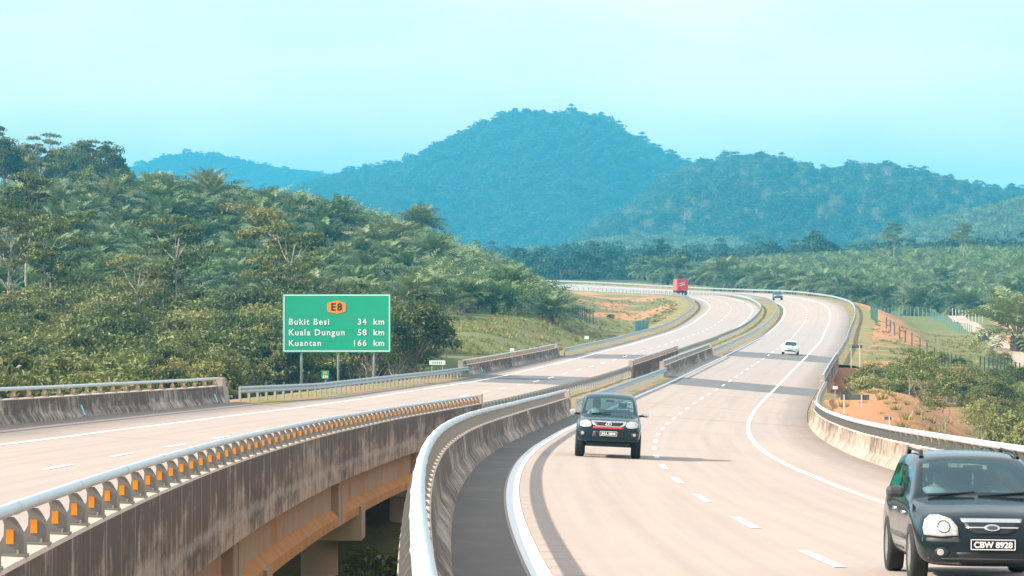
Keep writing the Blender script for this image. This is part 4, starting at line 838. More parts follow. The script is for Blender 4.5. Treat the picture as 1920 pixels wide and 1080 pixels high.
for i in range(11):
    q = -15 + 22 * i + 6 * (i % 3); d = 640 + 23 * ((i * 5) % 4)
    plant('ridge_tree', BUSHES[(i * 2 + 1) % 6] if i % 4 else TALLS[i % 3], at_px(q, d), d, 1.25 + 0.12 * (i % 4) if i % 4 else 0.85, i * 1.3, 'broad tree in the wooded corner of the left ridge, among others like it', 'tree', 'broad trees on the corner of the left ridge', None, (1.6 + 0.15 * (i % 3)) if i % 4 else 0.9)
plant('bare_tree', BARE[0], at_px(6, 720), 720, 0.9, 0.2, 'leafless grey tree on the ridge at the far left edge', 'tree')
for p, d, s, lb in [(1675, 1010, 0.85, 'tall twin-crowned tree rising above the right palm grove'), (1806, 960, 0.85, 'tall slender tree above the grove further right'), (1118, 1180, 1.1, 'dark domed tree above the far bend of the road'), (1528, 1040, 1.0, 'dark tree behind the palms in the middle of the grove'), (1240, 1200, 1.1, 'broad dark tree behind the red lorry')]:
    plant('lone_tree', (TALLS[0] if p > 1600 else FORESTS[2]), at_px(p, d), d, s, p * 0.1, lb, 'tree')

# ---------------------------------------------------------------- bushes in the hollow right of the road
RL = 'olive green small tree in the hollow right of the road'; RG = 'small trees in the right hollow'
def hollow_label(q, y, k):
    tone = ['olive', 'dark green', 'pale green', 'olive', 'dark green', 'thin pale'] [k]; at = 'beside the far bridge parapet' if q < 1690 else 'behind the orange mound' if q < 1800 else 'over the black car roof' if q < 1900 else 'at the right picture edge'
    lb = '%s small tree in the right hollow, %s%s' % (tone, at, ', at the back' if y > 270 else ', in front'); return lb, 'tree', lb.replace('small tree', 'small trees')
def hollow():
    X, Y = jitter_grid(18, 62, 165, 350, 4.2); px = 960 + 6800 * X / Y; z = terrain(X, Y); t, off, _ = road_coords(RC, X, Y); n = 0
    top = np.interp(px, [1540, 1600, 1680, 1740, 1800, 1860, 1920, 2000], [655, 650, 668, 650, 660, 672, 700, 700])
    for i in np.argsort(Y):
        if px[i] < 1560 or px[i] > 2040 or off[i] < (18.5 if t[i] < 222 or t[i] > 296 else 9.5): continue
        if off[i] > 9 and off[i] < 18 and (t[i] < 236 or t[i] > 285): continue
        f = np.clip((Y[i] - 175) / 130, 0, 1); ty = 762 * (1 - f) + top[i] * f + 22 * vnoise(X[i], Y[i], 8, 6); h = (500 - ty) / 6800 * Y[i] + Z0 - z[i]
        if h < 1.0 or RNG.random() < 0.12: continue
        k = int(RNG.choice([0, 2, 5, 3, 1], p=[.22, .42, .26, .06, .04])); hs = [6, 7, 6, 7.5, 5, 6.5][k]; s = min(h, 7.0) / hs * RNG.uniform(0.85, 1.05)
        plant('hollow_tree', BUSHES[k], X[i], Y[i], max(0.5, min(1.0, s)), RNG.uniform(0, 6.28), *hollow_label(px[i], Y[i], k), z[i] - 0.3, s); n += 1
    return n
print('hollow', hollow())
BARE_S = broad_tree(6, 4.5, 1.0, 20, 1300, 0.26, M['leaf_light'], M['bark'], r_trunk=0.05, bare=0.3)
for p, d, s, lb in [(1728, 205, 0.75, 'sparse white-branched tree behind the orange mound'), (1772, 195, 0.72, 'forked white-branched tree low in the right hollow'), (1840, 210, 0.75, 'thin bare-stemmed tree above the black car'), (1704, 260, 0.7, 'thin bare-stemmed tree left in the right hollow')]:
    plant('bare_tree', BARE_S, at_px(p, d), d, s, p * 0.7, lb, 'tree')
for p, d, s, lb in [(1800, 350, 0.42, 'small dark round bush beside the middle of the green fence'), (1868, 372, 0.5, 'spreading bush beside the dirt track at the right'), (1845, 505, 0.32, 'tiny dark bush by the dirt track bend'), (1752, 350, 0.4, 'pale bush at the foot of the orange slope'), (1905, 330, 0.5, 'bush at the right picture edge below the track')]:
    plant('bush', BUSHES[4 if 'dark' in lb else 2], at_px(p, d), d, s, d * 0.3, lb, 'bush')
for p, d, s, lb in [(1145, 600, 0.28, 'small round bush on the grassy bank inside the bend'), (1105, 590, 0.3, 'bush at the gully inside the bend'), (1010, 462, 0.6, 'dark bush under the palms at the end of the green fence'), (1048, 480, 0.5, 'low bush at the right tip of the palm hillside'), (870, 425, 0.5, 'tangled pale bush at the left end of the grassy bank'), (830, 418, 0.6, 'yellowish bush behind the round dark tree')]:
    plant('bush', BUSHES[1 if 'dark' in lb else 5], at_px(p, d), d, s, d * 0.3, lb, 'bush')

# shrubs in the gap between the two bridges, large glossy leaves
def shrub(n, L):
    P = []; N = []; S = []; T = []; mb = MB()
    for k in range(n):
        a = RNG.uniform(0, 6.28); r = RNG.uniform(0.1, 0.9); h = RNG.uniform(0.8, 2.2); tip = np.array([math.cos(a) * r, math.sin(a) * r, h]); limb(mb, (0, 0, -3.0), tip, 0.03, 0.01, 4)
        for j in range(8):
            b = j * 0.8 + a; P.append(tip + np.array([math.cos(b) * L * 0.45, math.sin(b) * L * 0.45, 0.05 * j - 0.1])); N.append([math.cos(b) * 0.5, math.sin(b) * 0.5, 0.9]); S.append(L * RNG.uniform(0.7, 1.2)); T.append(RNG.uniform(0.1, 0.9))
    return mb.data('trunk', M['bark_dark']), leaves_mesh('crown', np.array(P), np.array(N), np.array(S), M['leaf_dark'], np.array(T), 0.3, 0.42)
SH = [shrub(40, 0.34), shrub(50, 0.30)]
for k, (x, d, zz, s) in enumerate([(-3.1, 74, -8.4, 0.85), (-3.9, 66, -8.3, 0.8), (-2.9, 88, -9.6, 1.1), (-3.6, 99, -10.2, 1.1), (-2.5, 62, -8.1, 0.8)]):
    plant('shrub', SH[k % 2], x, d, s, k, 'dark glossy-leaved shrub growing up between the two near bridges', 'shrub', 'shrubs between the bridges', zz + Z0)

# rough grass on the banks
def tuft(n, h):
    P = []; N = []; V = []; Fs = []; T = []
    for k in range(n):
        a = RNG.uniform(0, 6.28); r = RNG.uniform(0, 0.35); b = np.array([math.cos(a) * r, math.sin(a) * r, -0.05]); tp = b + np.array([math.cos(a) * 0.25, math.sin(a) * 0.25, h * RNG.uniform(0.5, 1.1)]); w_ = np.array([-math.sin(a), math.cos(a), 0]) * 0.035
        i = len(V); V += [b - w_, b + w_, tp]; Fs.append((i, i + 1, i + 2)); T += [RNG.uniform(0, 1)] * 3
    return MB().bar((0, 0, -0.1), (0, 0, 0.05), 0.01).data('root', M['bark_dark']), mesh('blades', V, Fs, M['grass_blade'], False, None, None, {'tint': np.array(T)})
M['grass_blade'] = leaf_material('grass_blade', (0.16, 0.18, 0.04), (0.34, 0.31, 0.09), (0.42, 0.31, 0.14), 0.3)
TU = [tuft(26, 0.28), tuft(30, 0.42), tuft(22, 0.2)]
def grass():
    out = []
    for x0, x1, y0, y1, s in ((-20, 22, 335, 460, 0.9), (0, 36, 460, 780, 1.7), (14, 40, 140, 240, 0.85), (28, 75, 280, 560, 1.3)):
        X, Y = jitter_grid(x0, x1, y0, y1, s); out.append(np.stack([X, Y], 1))
    P = np.concatenate(out); X, Y = P.T; z, wh, inf = terrain(X, Y, True); ok = np.ones(len(X), bool); prob = np.full(len(X), 0.5)
    for nm, lo, hi in (('r', -6, 8.2), ('l', -6.8, 6)):
        idx, t, off = inf[nm]; ok[idx] &= ~((off > lo) & (off < hi))
        if nm == 'r': prob[idx] = np.where((off > 5) & (off < 17), 0.12, prob[idx])
        if nm == 'l': prob[idx] = np.where((t > 400) & (off < 0), 0.45, prob[idx])
    ok &= (RNG.random(len(X)) < prob) & (vnoise(X, Y, 6, 21) > -0.28) & in_view(X, Y, 0.1); n = ok.sum()
    gn_scatter('grass', TU, np.stack([X[ok], Y[ok], z[ok]], 1), RNG.uniform(0.6, 1.4, n), RNG.uniform(0, 6.28, n), RNG.integers(0, 3, n), 'rough dry grass on the road banks'); return n
print('grass', grass())

# ---------------------------------------------------------------- vehicles
def paint(name, col, metal=0.0, rough=0.12):
    n = NT(name); f = n.noise(n.obj(), 40, 2); d = n.noise(n.obj(), 1.6, 4)
    sp = n.n('SeparateXYZ'); n.put(sp.inputs[0], n.obj())
    low = n.ramp(n.math('ADD', sp.outputs[2], n.math('MULTIPLY', d, 0.25)), [(0.35, 0.35), (0.62, 0.0)])
    c = n.mix(n.math('MULTIPLY', f, 0.15), col, tuple(min(1, x * 1.5 + 0.005) for x in col)); c = n.mix(n.math('MULTIPLY', low, 0.16), c, (0.20, 0.155, 0.12))
    return n.done(c, n.ramp(d, [(0.3, rough * 0.8), (0.7, rough * 1.3)]), metal, Coat_Weight=0.25, Coat_Roughness=0.02, Specular_IOR_Level=0.14)
def glass(name, tint, reflect=0.10):
    n = NT(name); t = n.n('BsdfTransparent'); n.put(t.inputs[0], tint); g = n.n('BsdfGlossy'); g.inputs['Roughness'].default_value = 0.03; n.put(g.inputs[0], (0.60, 0.88, 0.95))
    fr = n.n('Fresnel'); fr.inputs[0].default_value = 1.5; mx = n.n('MixShader'); n.put(mx.inputs[0], n.math('ADD', fr.outputs[0], reflect)); n.t.links.new(t.outputs[0], mx.inputs[1]); n.t.links.new(g.outputs[0], mx.inputs[2]); n.t.links.new(mx.outputs[0], n.o.inputs[0]); return n.m
M['car_black'] = paint('dark_car_paint', (0.008, 0.016, 0.02)); M['car_green'] = paint('dark_teal_paint', (0.012, 0.028, 0.034)); M['car_white'] = paint('white_car_paint', (0.74, 0.75, 0.74), 0.0, 0.3); M['car_blue'] = paint('blue_car_paint', (0.03, 0.09, 0.13))
M['glass'] = glass('sky_teal_windscreen', (0.55, 0.88, 0.92), 0.10); M['glass_dark'] = glass('dark_side_glass', (0.52, 0.58, 0.59), 0.12)  # windscreen colour leans teal, putting the look of reflected sky into the glass
M['chrome'] = plain('chrome', (0.75, 0.77, 0.78), 0.18, 1.0, var=0.05); M['black_plastic'] = plain('black_plastic', (0.014, 0.014, 0.015), 0.5); M['trim'] = plain('grey_trim', (0.055, 0.06, 0.062), 0.45)
M['tyre'] = plain('tyre_rubber', (0.02, 0.02, 0.02), 0.85); M['rim'] = plain('alloy', (0.50, 0.50, 0.50), 0.3, 0.8); M['lens'] = plain('headlight_lens', (0.62, 0.60, 0.56), 0.08, 0.6, var=0.45, scale=14); M['lamp_bowl'] = plain('lamp_bowl', (0.85, 0.82, 0.76), 0.1, 0.9); M['amber'] = plain('amber_lens', (0.8, 0.35, 0.05), 0.2)
M['red'] = plain('red_strip', (0.62, 0.03, 0.02), 0.4); M['plate'] = plain('number_plate', (0.012, 0.012, 0.012), 0.4); M['white'] = plain('white_print', (0.85, 0.85, 0.83), 0.6, var=0.04); M['inside'] = plain('cabin_trim', (0.03, 0.035, 0.037), 0.8); M['seat'] = plain('seat_fabric', (0.16, 0.18, 0.185), 0.9)
M['skin'] = plain('skin', (0.33, 0.19, 0.13), 0.6); M['shirt'] = plain('pale_shirt', (0.42, 0.45, 0.46), 0.9); M['hair'] = plain('dark_hair', (0.015, 0.012, 0.011), 0.7); M['cream'] = plain('cream_plastic', (0.72, 0.62, 0.48), 0.6); M['sky_cloth'] = plain('pale_cloth', (0.45, 0.68, 0.74), 0.9)

def islands(me):
    bm = bmesh.new(); bm.from_mesh(me); bm.faces.ensure_lookup_table(); seen = set(); res = []
    for f in bm.faces:
        if f.index in seen: continue
        st = [f]; grp = set([f.index])
        while st:
            g = st.pop()
            for e in g.edges:
                for h in e.link_faces:
                    if h.index not in grp: grp.add(h.index); st.append(h)
        seen |= grp; b2 = bm.copy(); b2.faces.ensure_lookup_table(); bmesh.ops.delete(b2, geom=[q for q in b2.faces if q.index not in grp], context='FACES'); m2 = bpy.data.meshes.new(me.name); b2.to_mesh(m2); b2.free(); res.append(m2)
    bm.free(); return res

def shell(curves, ys, cowl, region, levels=2):
    """lofted car body. curves: name -> [(y, value)]; region(y_mid, j) -> slot; returns {slot: mesh}, bvh"""
    g = lambda k, y: float(np.interp(y, [p[0] for p in curves[k]], [p[1] for p in curves[k]]))
    rings = []
    for y in ys:
        zu, zb, w_, zs, ws, zt, wt = [g(k, y) for k in ('zu', 'zb', 'w', 'zs', 'ws', 'zt', 'wt')]
        lo = [(0, zu), (max(0.05, w_ - 0.16), zu), (w_ - 0.035, zb), (w_, zb + 0.3 * (zs - zb)), (w_ * 0.995, zb + 0.72 * (zs - zb)), (ws, zs)]
        c = np.clip((y - cowl[0]) / (cowl[1] - cowl[0]), 0, 1)
        hood = [(ws - 0.05, zs + 0.4 * (zt - zs)), (ws * 0.80, zs + 0.8 * (zt - zs)), (ws * 0.58, zt - 0.006), (ws * 0.3, zt), (0, zt + 0.008)]
        cab = [(ws - 0.018, zs + 0.025), (wt + 0.035, zt - 0.12), (wt - 0.03, zt - 0.035), (wt * 0.55, zt - 0.004), (0, zt + 0.006)]
        up = [(a[0] * (1 - c) + b[0] * c, a[1] * (1 - c) + b[1] * c) for a, b in zip(hood, cab)] if not (0 < c < 1) else None
        if up is None:   # windscreen rake: outline keeps its width low down
            up = [(a[0] * (1 - c) + b[0] * c, a[1] * (1 - c) + b[1] * c) for a, b in zip([(ws - 0.03, zs + 0.02), (ws * 0.93, zs + 0.9 * (zt - zs)), (ws * 0.86, zt - 0.012), (ws * 0.45, zt), (0, zt + 0.01)], cab)]
        h = lo + up; rings.append([(x, y, z) for x, z in h] + [(-x, y, z) for x, z in h[-2:0:-1]])
    n = 20; V = [p for r in rings for p in r]; Fs = []; S = []; slots = []
    def sl(k):
        if k not in slots: slots.append(k)
        return slots.index(k)
    for i in range(len(ys) - 1):
        ym = (ys[i] + ys[i + 1]) / 2
        for j in range(n):
            jj = j if j < 10 else 19 - j; b = (j + 1) % n; Fs.append((i * n + j, (i + 1) * n + j, (i + 1) * n + b, i * n + b)); S.append(sl(region(ym, jj)))
    mi = lambda k: k if k in (0, 10) else 20 - k
    for base, fl in ((0, False), ((len(ys) - 1) * n, True)):
        for j in range(10):
            f = [base + j, base + j + 1, base + mi(j + 1), base + mi(j)]; f = list(dict.fromkeys(f)); Fs.append(f[::-1] if fl else f); S.append(sl('body'))
    me = mesh('body', V, Fs, None, True, None, S)
    for k in slots: me.materials.append(M['inside'])
    me.polygons.foreach_set('material_index', np.array(S, dtype=np.int32))
    o = bpy.data.objects.new('tmp', me); COL.objects.link(o); md = o.modifiers.new('s', 'SUBSURF'); md.levels = md.render_levels = levels
    dg = bpy.context.evaluated_depsgraph_get(); em = bpy.data.meshes.new_from_object(o.evaluated_get(dg)); bpy.data.objects.remove(o)
    bm = bmesh.new(); bm.from_mesh(em); bmesh.ops.recalc_face_normals(bm, faces=bm.faces); bvh = BVHTree.FromBMesh(bm); out = {}
    for k, s in enumerate(slots):
        b2 = bm.copy(); bmesh.ops.delete(b2, geom=[f for f in b2.faces if f.material_index != k], context='FACES')
        for f in b2.faces: f.material_index = 0; f.smooth = True
        m2 = bpy.data.meshes.new(s); b2.to_mesh(m2); b2.free(); out[s] = m2
    for s in list(out):
        if s != 'body': out[s] = islands(out[s])
    bm.free(); return out, bvh

def conform(name, bvh, poly, m, parent, out=0.012, depth=0.03, axis='y', sign=-1, smooth=True, mirror=False, ring=4):
    """a raised patch that follows the body: poly in (x, z) seen from the front (axis y) or (y, z) from the side (axis x)"""
    made = []
    for mx in ((1, -1) if mirror else (1,)):
        P0 = [(p[0] * (mx if axis == 'y' else 1), p[1]) for p in poly]; P = [(a[0] + (b[0] - a[0]) * q / 4, a[1] + (b[1] - a[1]) * q / 4) for a, b in zip(P0, P0[1:] + P0[:1]) for q in range(4)]; n = len(P); c = (sum(p[0] for p in P) / n, sum(p[1] for p in P) / n); V = []; Fs = []; sgn = sign * (mx if axis == 'x' else 1)
        def hit(a, b):
            if axis == 'y': o, d = Vector((a, sign * 6, b)), Vector((0, -sign, 0))
            else: o, d = Vector((sgn * 4, a, b)), Vector((-sgn, 0, 0))
            h = bvh.ray_cast(o, d); return (h[0] if h[0] is not None else None), d
        last = None
        for r in range(ring + 1):
            f = 1 - r / ring
            for p in (P if r < ring else [c]):
                a, b = c[0] + (p[0] - c[0]) * f, c[1] + (p[1] - c[1]) * f; h, d = hit(a, b)
                if h is None: h = last if last is not None else Vector((a, sign * 2, b)) if axis == 'y' else Vector((sgn, a, b)); h = Vector((a, h.y, b)) if axis == 'y' else Vector((h.x, a, b))
                last = h; V.append(h - d * out * (1.0 if r else 0.75))
        for r in range(ring - 1): Fs += [(r * n + i, r * n + (i + 1) % n, (r + 1) * n + (i + 1) % n, (r + 1) * n + i) for i in range(n)]
        ce = ring * n; Fs += [((ring - 1) * n + i, (ring - 1) * n + (i + 1) % n, ce) for i in range(n)]
        k = len(V); _, d = hit(*c)
        V += [V[i] + d * depth for i in range(n)]; Fs += [(i, k + i, k + (i + 1) % n, (i + 1) % n) for i in range(n)]
        me = mesh(name, V, Fs, m, smooth); bm = bmesh.new(); bm.from_mesh(me); bmesh.ops.recalc_face_normals(bm, faces=bm.faces); bm.to_mesh(me); bm.free(); made.append(link(name, me, parent))
    return made

def wheel(parent, x, y, z, r, wd, rim_r, spokes=6):
    s = 1 if x > 0 else -1; b = MB().lathe([(rim_r, -wd / 2), (r * 0.93, -wd / 2), (r * 0.99, -wd / 2 + 0.025), (r, -wd / 4), (r, wd / 4), (r * 0.99, wd / 2 - 0.025), (r * 0.93, wd / 2), (rim_r, wd / 2)], 'x', (0, 0, 0), 28)
    o = b.build('wheel', M['tyre'], parent, True); o.location = (x, y, z)
    h = s * wd / 2; b = MB().lathe([(rim_r * 1.01, -h * 0.6), (rim_r * 1.01, h * 0.95), (rim_r * 0.9, h * 0.9), (rim_r * 0.86, h * 0.35), (0.0, h * 0.35)], 'x', (0, 0, 0), 28)
    for k in range(spokes):
        a = 2 * math.pi * k / spokes; c, t = math.cos(a), math.sin(a); q = 0.035
        b.add([(h * 0.4, -q * t + 0.02 * c, q * c + 0.02 * t), (h * 0.4, q * t + 0.02 * c, -q * c + 0.02 * t), (h * 0.4, q * 0.7 * t + rim_r * .9 * c, -q * 0.7 * c + rim_r * .9 * t), (h * 0.4, -q * .7 * t + rim_r * .9 * c, q * .7 * c + rim_r * .9 * t),
               (h * 0.86, -q * t + 0.02 * c, q * c + 0.02 * t), (h * 0.86, q * t + 0.02 * c, -q * c + 0.02 * t), (h * 0.9, q * .6 * t + rim_r * .9 * c, -q * .6 * c + rim_r * .9 * t), (h * 0.9, -q * .6 * t + rim_r * .9 * c, q * .6 * c + rim_r * .9 * t)],
              [(4, 5, 6, 7), (0, 1, 5, 4), (1, 2, 6, 5), (3, 0, 4, 7), (2, 3, 7, 6)])
    b.build('rim', M['rim'], o); return o

def seat(parent, x, y, z):
    b = MB().box(x - 0.23, x + 0.23, y - 0.25, y + 0.22, z, z + 0.14).prism([(y + 0.16, z + 0.1), (y + 0.28, z + 0.1), (y + 0.40, z + 0.66), (y + 0.30, z + 0.68)], 'x', x - 0.22, x + 0.22); b.prism([(y + 0.33, z + 0.70), (y + 0.42, z + 0.70), (y + 0.44, z + 0.86), (y + 0.35, z + 0.87)], 'x', x - 0.12, x + 0.12)
    o = b.build('seat', M['seat'], parent); md = o.modifiers.new('b', 'BEVEL'); md.width = 0.03; md.segments = 2

def person(loc, rz, label, z_seat=0.0):
    """seated figure, one continuous skinned body; faces -Y, hands forward on the wheel"""
    J = {'pel': ((0, 0, 0.10), .16), 'bel': ((0, .02, .28), .15), 'che': ((0, .05, .46), .165), 'sho': ((0, .07, .58), .10), 'nec': ((0, .06, .66), .055), 'hd1': ((0, .03, .74), .085), 'hd2': ((0, .02, .82), .095), 'hd3': ((0, .03, .89), .07), 'nose': ((0, -.085, .79), .016)}
    E_ = [('pel', 'bel'), ('bel', 'che'), ('che', 'sho'), ('sho', 'nec'), ('nec', 'hd1'), ('hd1', 'hd2'), ('hd2', 'hd3'), ('hd2', 'nose')]
    for s, q in ((1, 'r'), (-1, 'l')):
        for nm, p, r in (('s', (.19, .07, .55), .07), ('e', (.25, -.12, .34), .05), ('w', (.14, -.38, .42), .034), ('h', (.12, -.45, .45), .04), ('f1', (.10, -.50, .48), .012), ('f2', (.125, -.51, .475), .012), ('f3', (.15, -.50, .465), .011), ('f4', (.165, -.49, .45), .010), ('th', (.085, -.46, .47), .012), ('hip', (.10, -.04, .08), .10), ('k', (.14, -.44, .16), .07), ('a', (.13, -.78, -.04), .045), ('t', (.13, -.88, .02), .04)): J[q + nm] = ((s * p[0], p[1], p[2]), r)
        E_ += [('sho', q + 's'), (q + 's', q + 'e'), (q + 'e', q + 'w'), (q + 'w', q + 'h'), (q + 'h', q + 'f1'), (q + 'h', q + 'f2'), (q + 'h', q + 'f3'), (q + 'h', q + 'f4'), (q + 'h', q + 'th'), ('pel', q + 'hip'), (q + 'hip', q + 'k'), (q + 'k', q + 'a'), (q + 'a', q + 't')]
    ks = list(J); me = bpy.data.meshes.new('person'); me.from_pydata([J[k][0] for k in ks], [(ks.index(a), ks.index(b)) for a, b in E_], []); o = link('person', me); o.modifiers.new('k', 'SKIN')
    for i, k in enumerate(ks): me.skin_vertices[0].data[i].radius = (J[k][1],) * 2; me.skin_vertices[0].data[i].use_root = (k == 'pel')
    md = o.modifiers.new('s', 'SUBSURF'); md.levels = md.render_levels = 1
    dg = bpy.context.evaluated_depsgraph_get(); em = bpy.data.meshes.new_from_object(o.evaluated_get(dg)); bpy.data.objects.remove(o)
    em.materials.clear(); em.materials.append(M['skin']); em.materials.append(M['shirt']); em.materials.append(M['inside'])
    for p in em.polygons:
        c = p.center; p.use_smooth = True; p.material_index = 2 if c.z < 0.17 and c.y < 0.2 else 1 if c.z < 0.63 and (c.y > -0.22) else 0
    o = link('person', em); o.location = loc; o.rotation_euler = (0, 0, rz); tag(o, label, 'person')
    h = MB().lathe([(0.0, 0.985), (0.06, 0.975), (0.10, 0.93), (0.112, 0.86), (0.105, 0.80), (0.085, 0.77)], 'z', (0, 0.045, 0), 14); h.build('hair', M['hair'], o, True)
    for s in (-1, 1): MB().lathe([(0.0, -0.012), (0.012, -0.006), (0.012, 0.0)], 'y', (s * 0.034, -0.062, 0.815), 8).build('eye', M['hair'], o)
    return o

def ring_poly(cx, cz, rx, rz, n=14): return [(cx + rx * math.cos(2 * math.pi * k / n), cz + rz * math.sin(2 * math.pi * k / n)) for k in range(n)]
def lettering(parent, txt, x, y, z, size, m, rot=(math.pi / 2, 0, 0), bold=0.03, align='CENTER', spacing=1.0, name='lettering'):
    o = link(name, text_mesh(txt, size, m, bold, spacing, 0.002, align), parent); o.location = (x, y, z); o.rotation_euler = rot; return o
def rbox(name, m, parent, x0, x1, y0, y1, z0, z1, bev=0.02):
    o = MB().box(x0, x1, y0, y1, z0, z1).build(name, m, parent); md = o.modifiers.new('b', 'BEVEL'); md.width = bev; md.segments = 2; return o

def wheel_curve(base, ys, r, axle):
    pts = list(base)
    for y in ys: pts += [(y - r - 0.12, base[0][1] + 0.02), (y - r * 0.78, axle + r * 0.45), (y - r * 0.35, axle + r * 1.02), (y + r * 0.35, axle + r * 1.02), (y + r * 0.78, axle + r * 0.45), (y + r + 0.12, base[0][1] + 0.02)]
    return sorted(pts)

def dress(sl, P, root):
    for k, v in sl.items():
        for me in (v if isinstance(v, list) else [v]): me.materials.clear(); me.materials.append(P if k == 'body' else M['glass'] if k == 'windscreen' else M['glass_dark']); link(k, me, root)

def estate_car():
    root = empty('estate_car'); P = M['car_black']; ya, yb, r = -1.36, 1.28, 0.325
    cv = dict(zu=[(-2.22, .30), (-2.0, .22), (2.0, .24), (2.24, .36)], zb=wheel_curve([(-2.22, .27), (2.24, .32)], (ya, yb), r, .33),
              w=[(-2.22, .50), (-2.17, .68), (-2.05, .80), (-1.85, .855), (-1.4, .878), (1.6, .878), (2.1, .85), (2.24, .76)], zs=[(-2.22, .52), (-2.17, .64), (-2.05, .74), (-1.9, .80), (-1.4, .90), (-0.9, .97), (0.5, 1.0), (2.0, 1.04), (2.24, .98)],
              ws=[(-2.22, .48), (-2.17, .64), (-2.05, .74), (-1.9, .79), (-1.4, .82), (-0.9, .835), (1.7, .83), (2.24, .74)], zt=[(-2.22, .55), (-2.17, .70), (-2.05, .80), (-1.9, .865), (-1.5, .945), (-1.02, 1.02), (-0.25, 1.49), (0.1, 1.545), (0.8, 1.57), (1.6, 1.54), (2.0, 1.47), (2.12, 1.35), (2.24, 1.04)],
              wt=[(-1.0, .72), (-0.25, .655), (0.5, .68), (1.7, .66), (2.24, .64)])
    ys = sorted(set([-2.22, -2.17, -2.05, -1.9] + [ya + k for k in (-.42, -.25, -.11, .11, .25, .42)] + [-1.02, -.82, -.55, -.25, -.08, .18, .30, .62] + [yb + k for k in (-.42, -.25, -.11, .11, .25, .42)] + [1.78, 2.0, 2.12, 2.24]))
    def reg(y, j):
        if -0.98 < y < -0.2 and j in (8, 9): return 'windscreen'
        if j == 6 and (-0.28 < y < 0.18 or 0.3 < y < 1.0 or 1.05 < y < 1.8): return 'side_window'
        if y > 2.0 and j in (8, 9) and y < 2.12: return 'rear_window'
        return 'body'
    sl, bvh = shell(cv, ys, (-1.02, -0.25), reg)
    dress(sl, P, root)
    cf = lambda *a, **k: conform(a[0], bvh, a[1], a[2], root, **k)
    cf('headlight', [(-.40, .60), (-.40, .70), (-.47, .795), (-.60, .84), (-.70, .835), (-.765, .78), (-.79, .68), (-.78, .60), (-.60, .585)], M['lens'], mirror=True, out=0.022, ring=7)
    cf('lamp_ring', ring_poly(-.56, .70, .085, .085), M['trim'], mirror=True, out=0.026, ring=4); cf('lamp_bowl', ring_poly(-.56, .70, .072, .072), M['lamp_bowl'], mirror=True, out=0.030, ring=4); cf('turn_signal', ring_poly(-.70, .745, .04, .045), M['lens'], mirror=True, out=0.027, ring=4)
    cf('lower_grille_bar', [(-.80, .52), (-.80, .57), (-.45, .56), (-.40, .60), (-.36, .52)], M['trim'], mirror=True, out=0.006)
    cf('grille', [(-.335, .775), (.335, .775), (.30, .68), (.20, .615), (-.20, .615), (-.30, .68)], M['black_plastic'], out=0.006)
    cf('grille_bar', [(-.36, .80), (.36, .80), (.345, .755), (-.345, .755)], M['chrome'], out=0.016)
    cf('grille_bar', [(-.31, .705), (.31, .705), (.305, .688), (-.305, .688)], M['chrome'], out=0.014)
    cf('emblem', ring_poly(0, .694, .095, .042), M['chrome'], out=0.026); cf('emblem_field', ring_poly(0, .694, .078, .030), M['trim'], out=0.029)
    cf('air_intake', [(-.42, .40), (.42, .40), (.38, .30), (-.38, .30)], M['black_plastic'], out=0.005)
    cf('fog_lamp', ring_poly(-.585, .40, .085, .06), M['black_plastic'], mirror=True, out=0.005); cf('fog_lens', ring_poly(-.60, .40, .04, .04), M['lens'], mirror=True, out=0.012)
    cf('bumper_strip', [(-.74, .335), (.74, .335), (.74, .315), (-.74, .315)], M['trim'], out=0.014)
    yp = -2.262; rbox('number_plate', M['plate'], root, -.26, .26, yp, yp + .02, .435, .56, .004)
    for z0, z1, x0, x1 in ((.435, .445, -.26, .26), (.55, .56, -.26, .26), (.435, .56, -.26, -.25), (.435, .56, .25, .26)): rbox('plate_border', M['white'], root, x0, x1, yp - .004, yp, z0, z1, .001)
    lettering(root, 'CBW 8928', 0, yp - .005, .463, .098, M['white'], bold=.035)
    for x, y in ((-.78, ya), (.78, ya), (-.78, yb), (.78, yb)): wheel(root, x, y, r, r, .205, .21)
    for s in (-1, 1):
        o = rbox('mirror', M['trim'], root, s * .985 - .11, s * .985 + .11, -.86, -.72, 1.0, 1.145, .05); rbox('mirror_glass', M['chrome'], o, s * .985 - .09, s * .985 + .09, -.722, -.714, 1.02, 1.125, .004)
        b = MB().bar((s * .59, 0.0, 1.48), (s * .58, .14, 1.555), .030).bar((s * .58, .14, 1.555), (s * .58, 1.35, 1.575), .018).bar((s * .58, 1.35, 1.575), (s * .58, 1.5, 1.50), .028); b.build('roof_rail', M['black_plastic'], root)
    for y0, y1, z in ((-.62, -.42, .80), (.38, .56, .82)): conform('door_handle', bvh, [(y0, z), (y1, z), (y1, z + .035), (y0, z + .035)], M['chrome'], root, out=0.02, axis='x', sign=1, mirror=True)
    conform('side_moulding', bvh, [(-.92, .50), (.82, .50), (.82, .56), (-.92, .56)], M['trim'], root, out=0.012, axis='x', sign=1, mirror=True, ring=2)
    conform('wheel_arch_gap', bvh, [(-1.02, .36), (.9, .36), (.9, .39), (-1.02, .39)], M['black_plastic'], root, out=0.006, axis='x', sign=1, mirror=True, ring=2)
    for x0, x1, z0 in ((-.62, -.05, 1.035), (-.02, .55, 1.035)):
        MB().bar((x0, -1.02, z0), (x1, -.93, z0 + .045), .012).build('wiper', M['black_plastic'], root)
    rbox('dashboard', M['inside'], root, -.72, .72, -.98, -.55, .70, .98, .05); rbox('cabin_floor', M['inside'], root, -.74, .74, -.9, 2.0, .30, .42, .03)
    for x in (-.36, .36): seat(root, x, .05, .46)
    rbox('seat', M['seat'], root, -.6, .6, .95, 1.1, .5, 1.12, .05); rbox('rear_view_mirror', M['inside'], root, -.12, .12, -.36, -.33, 1.32, 1.40, .01)
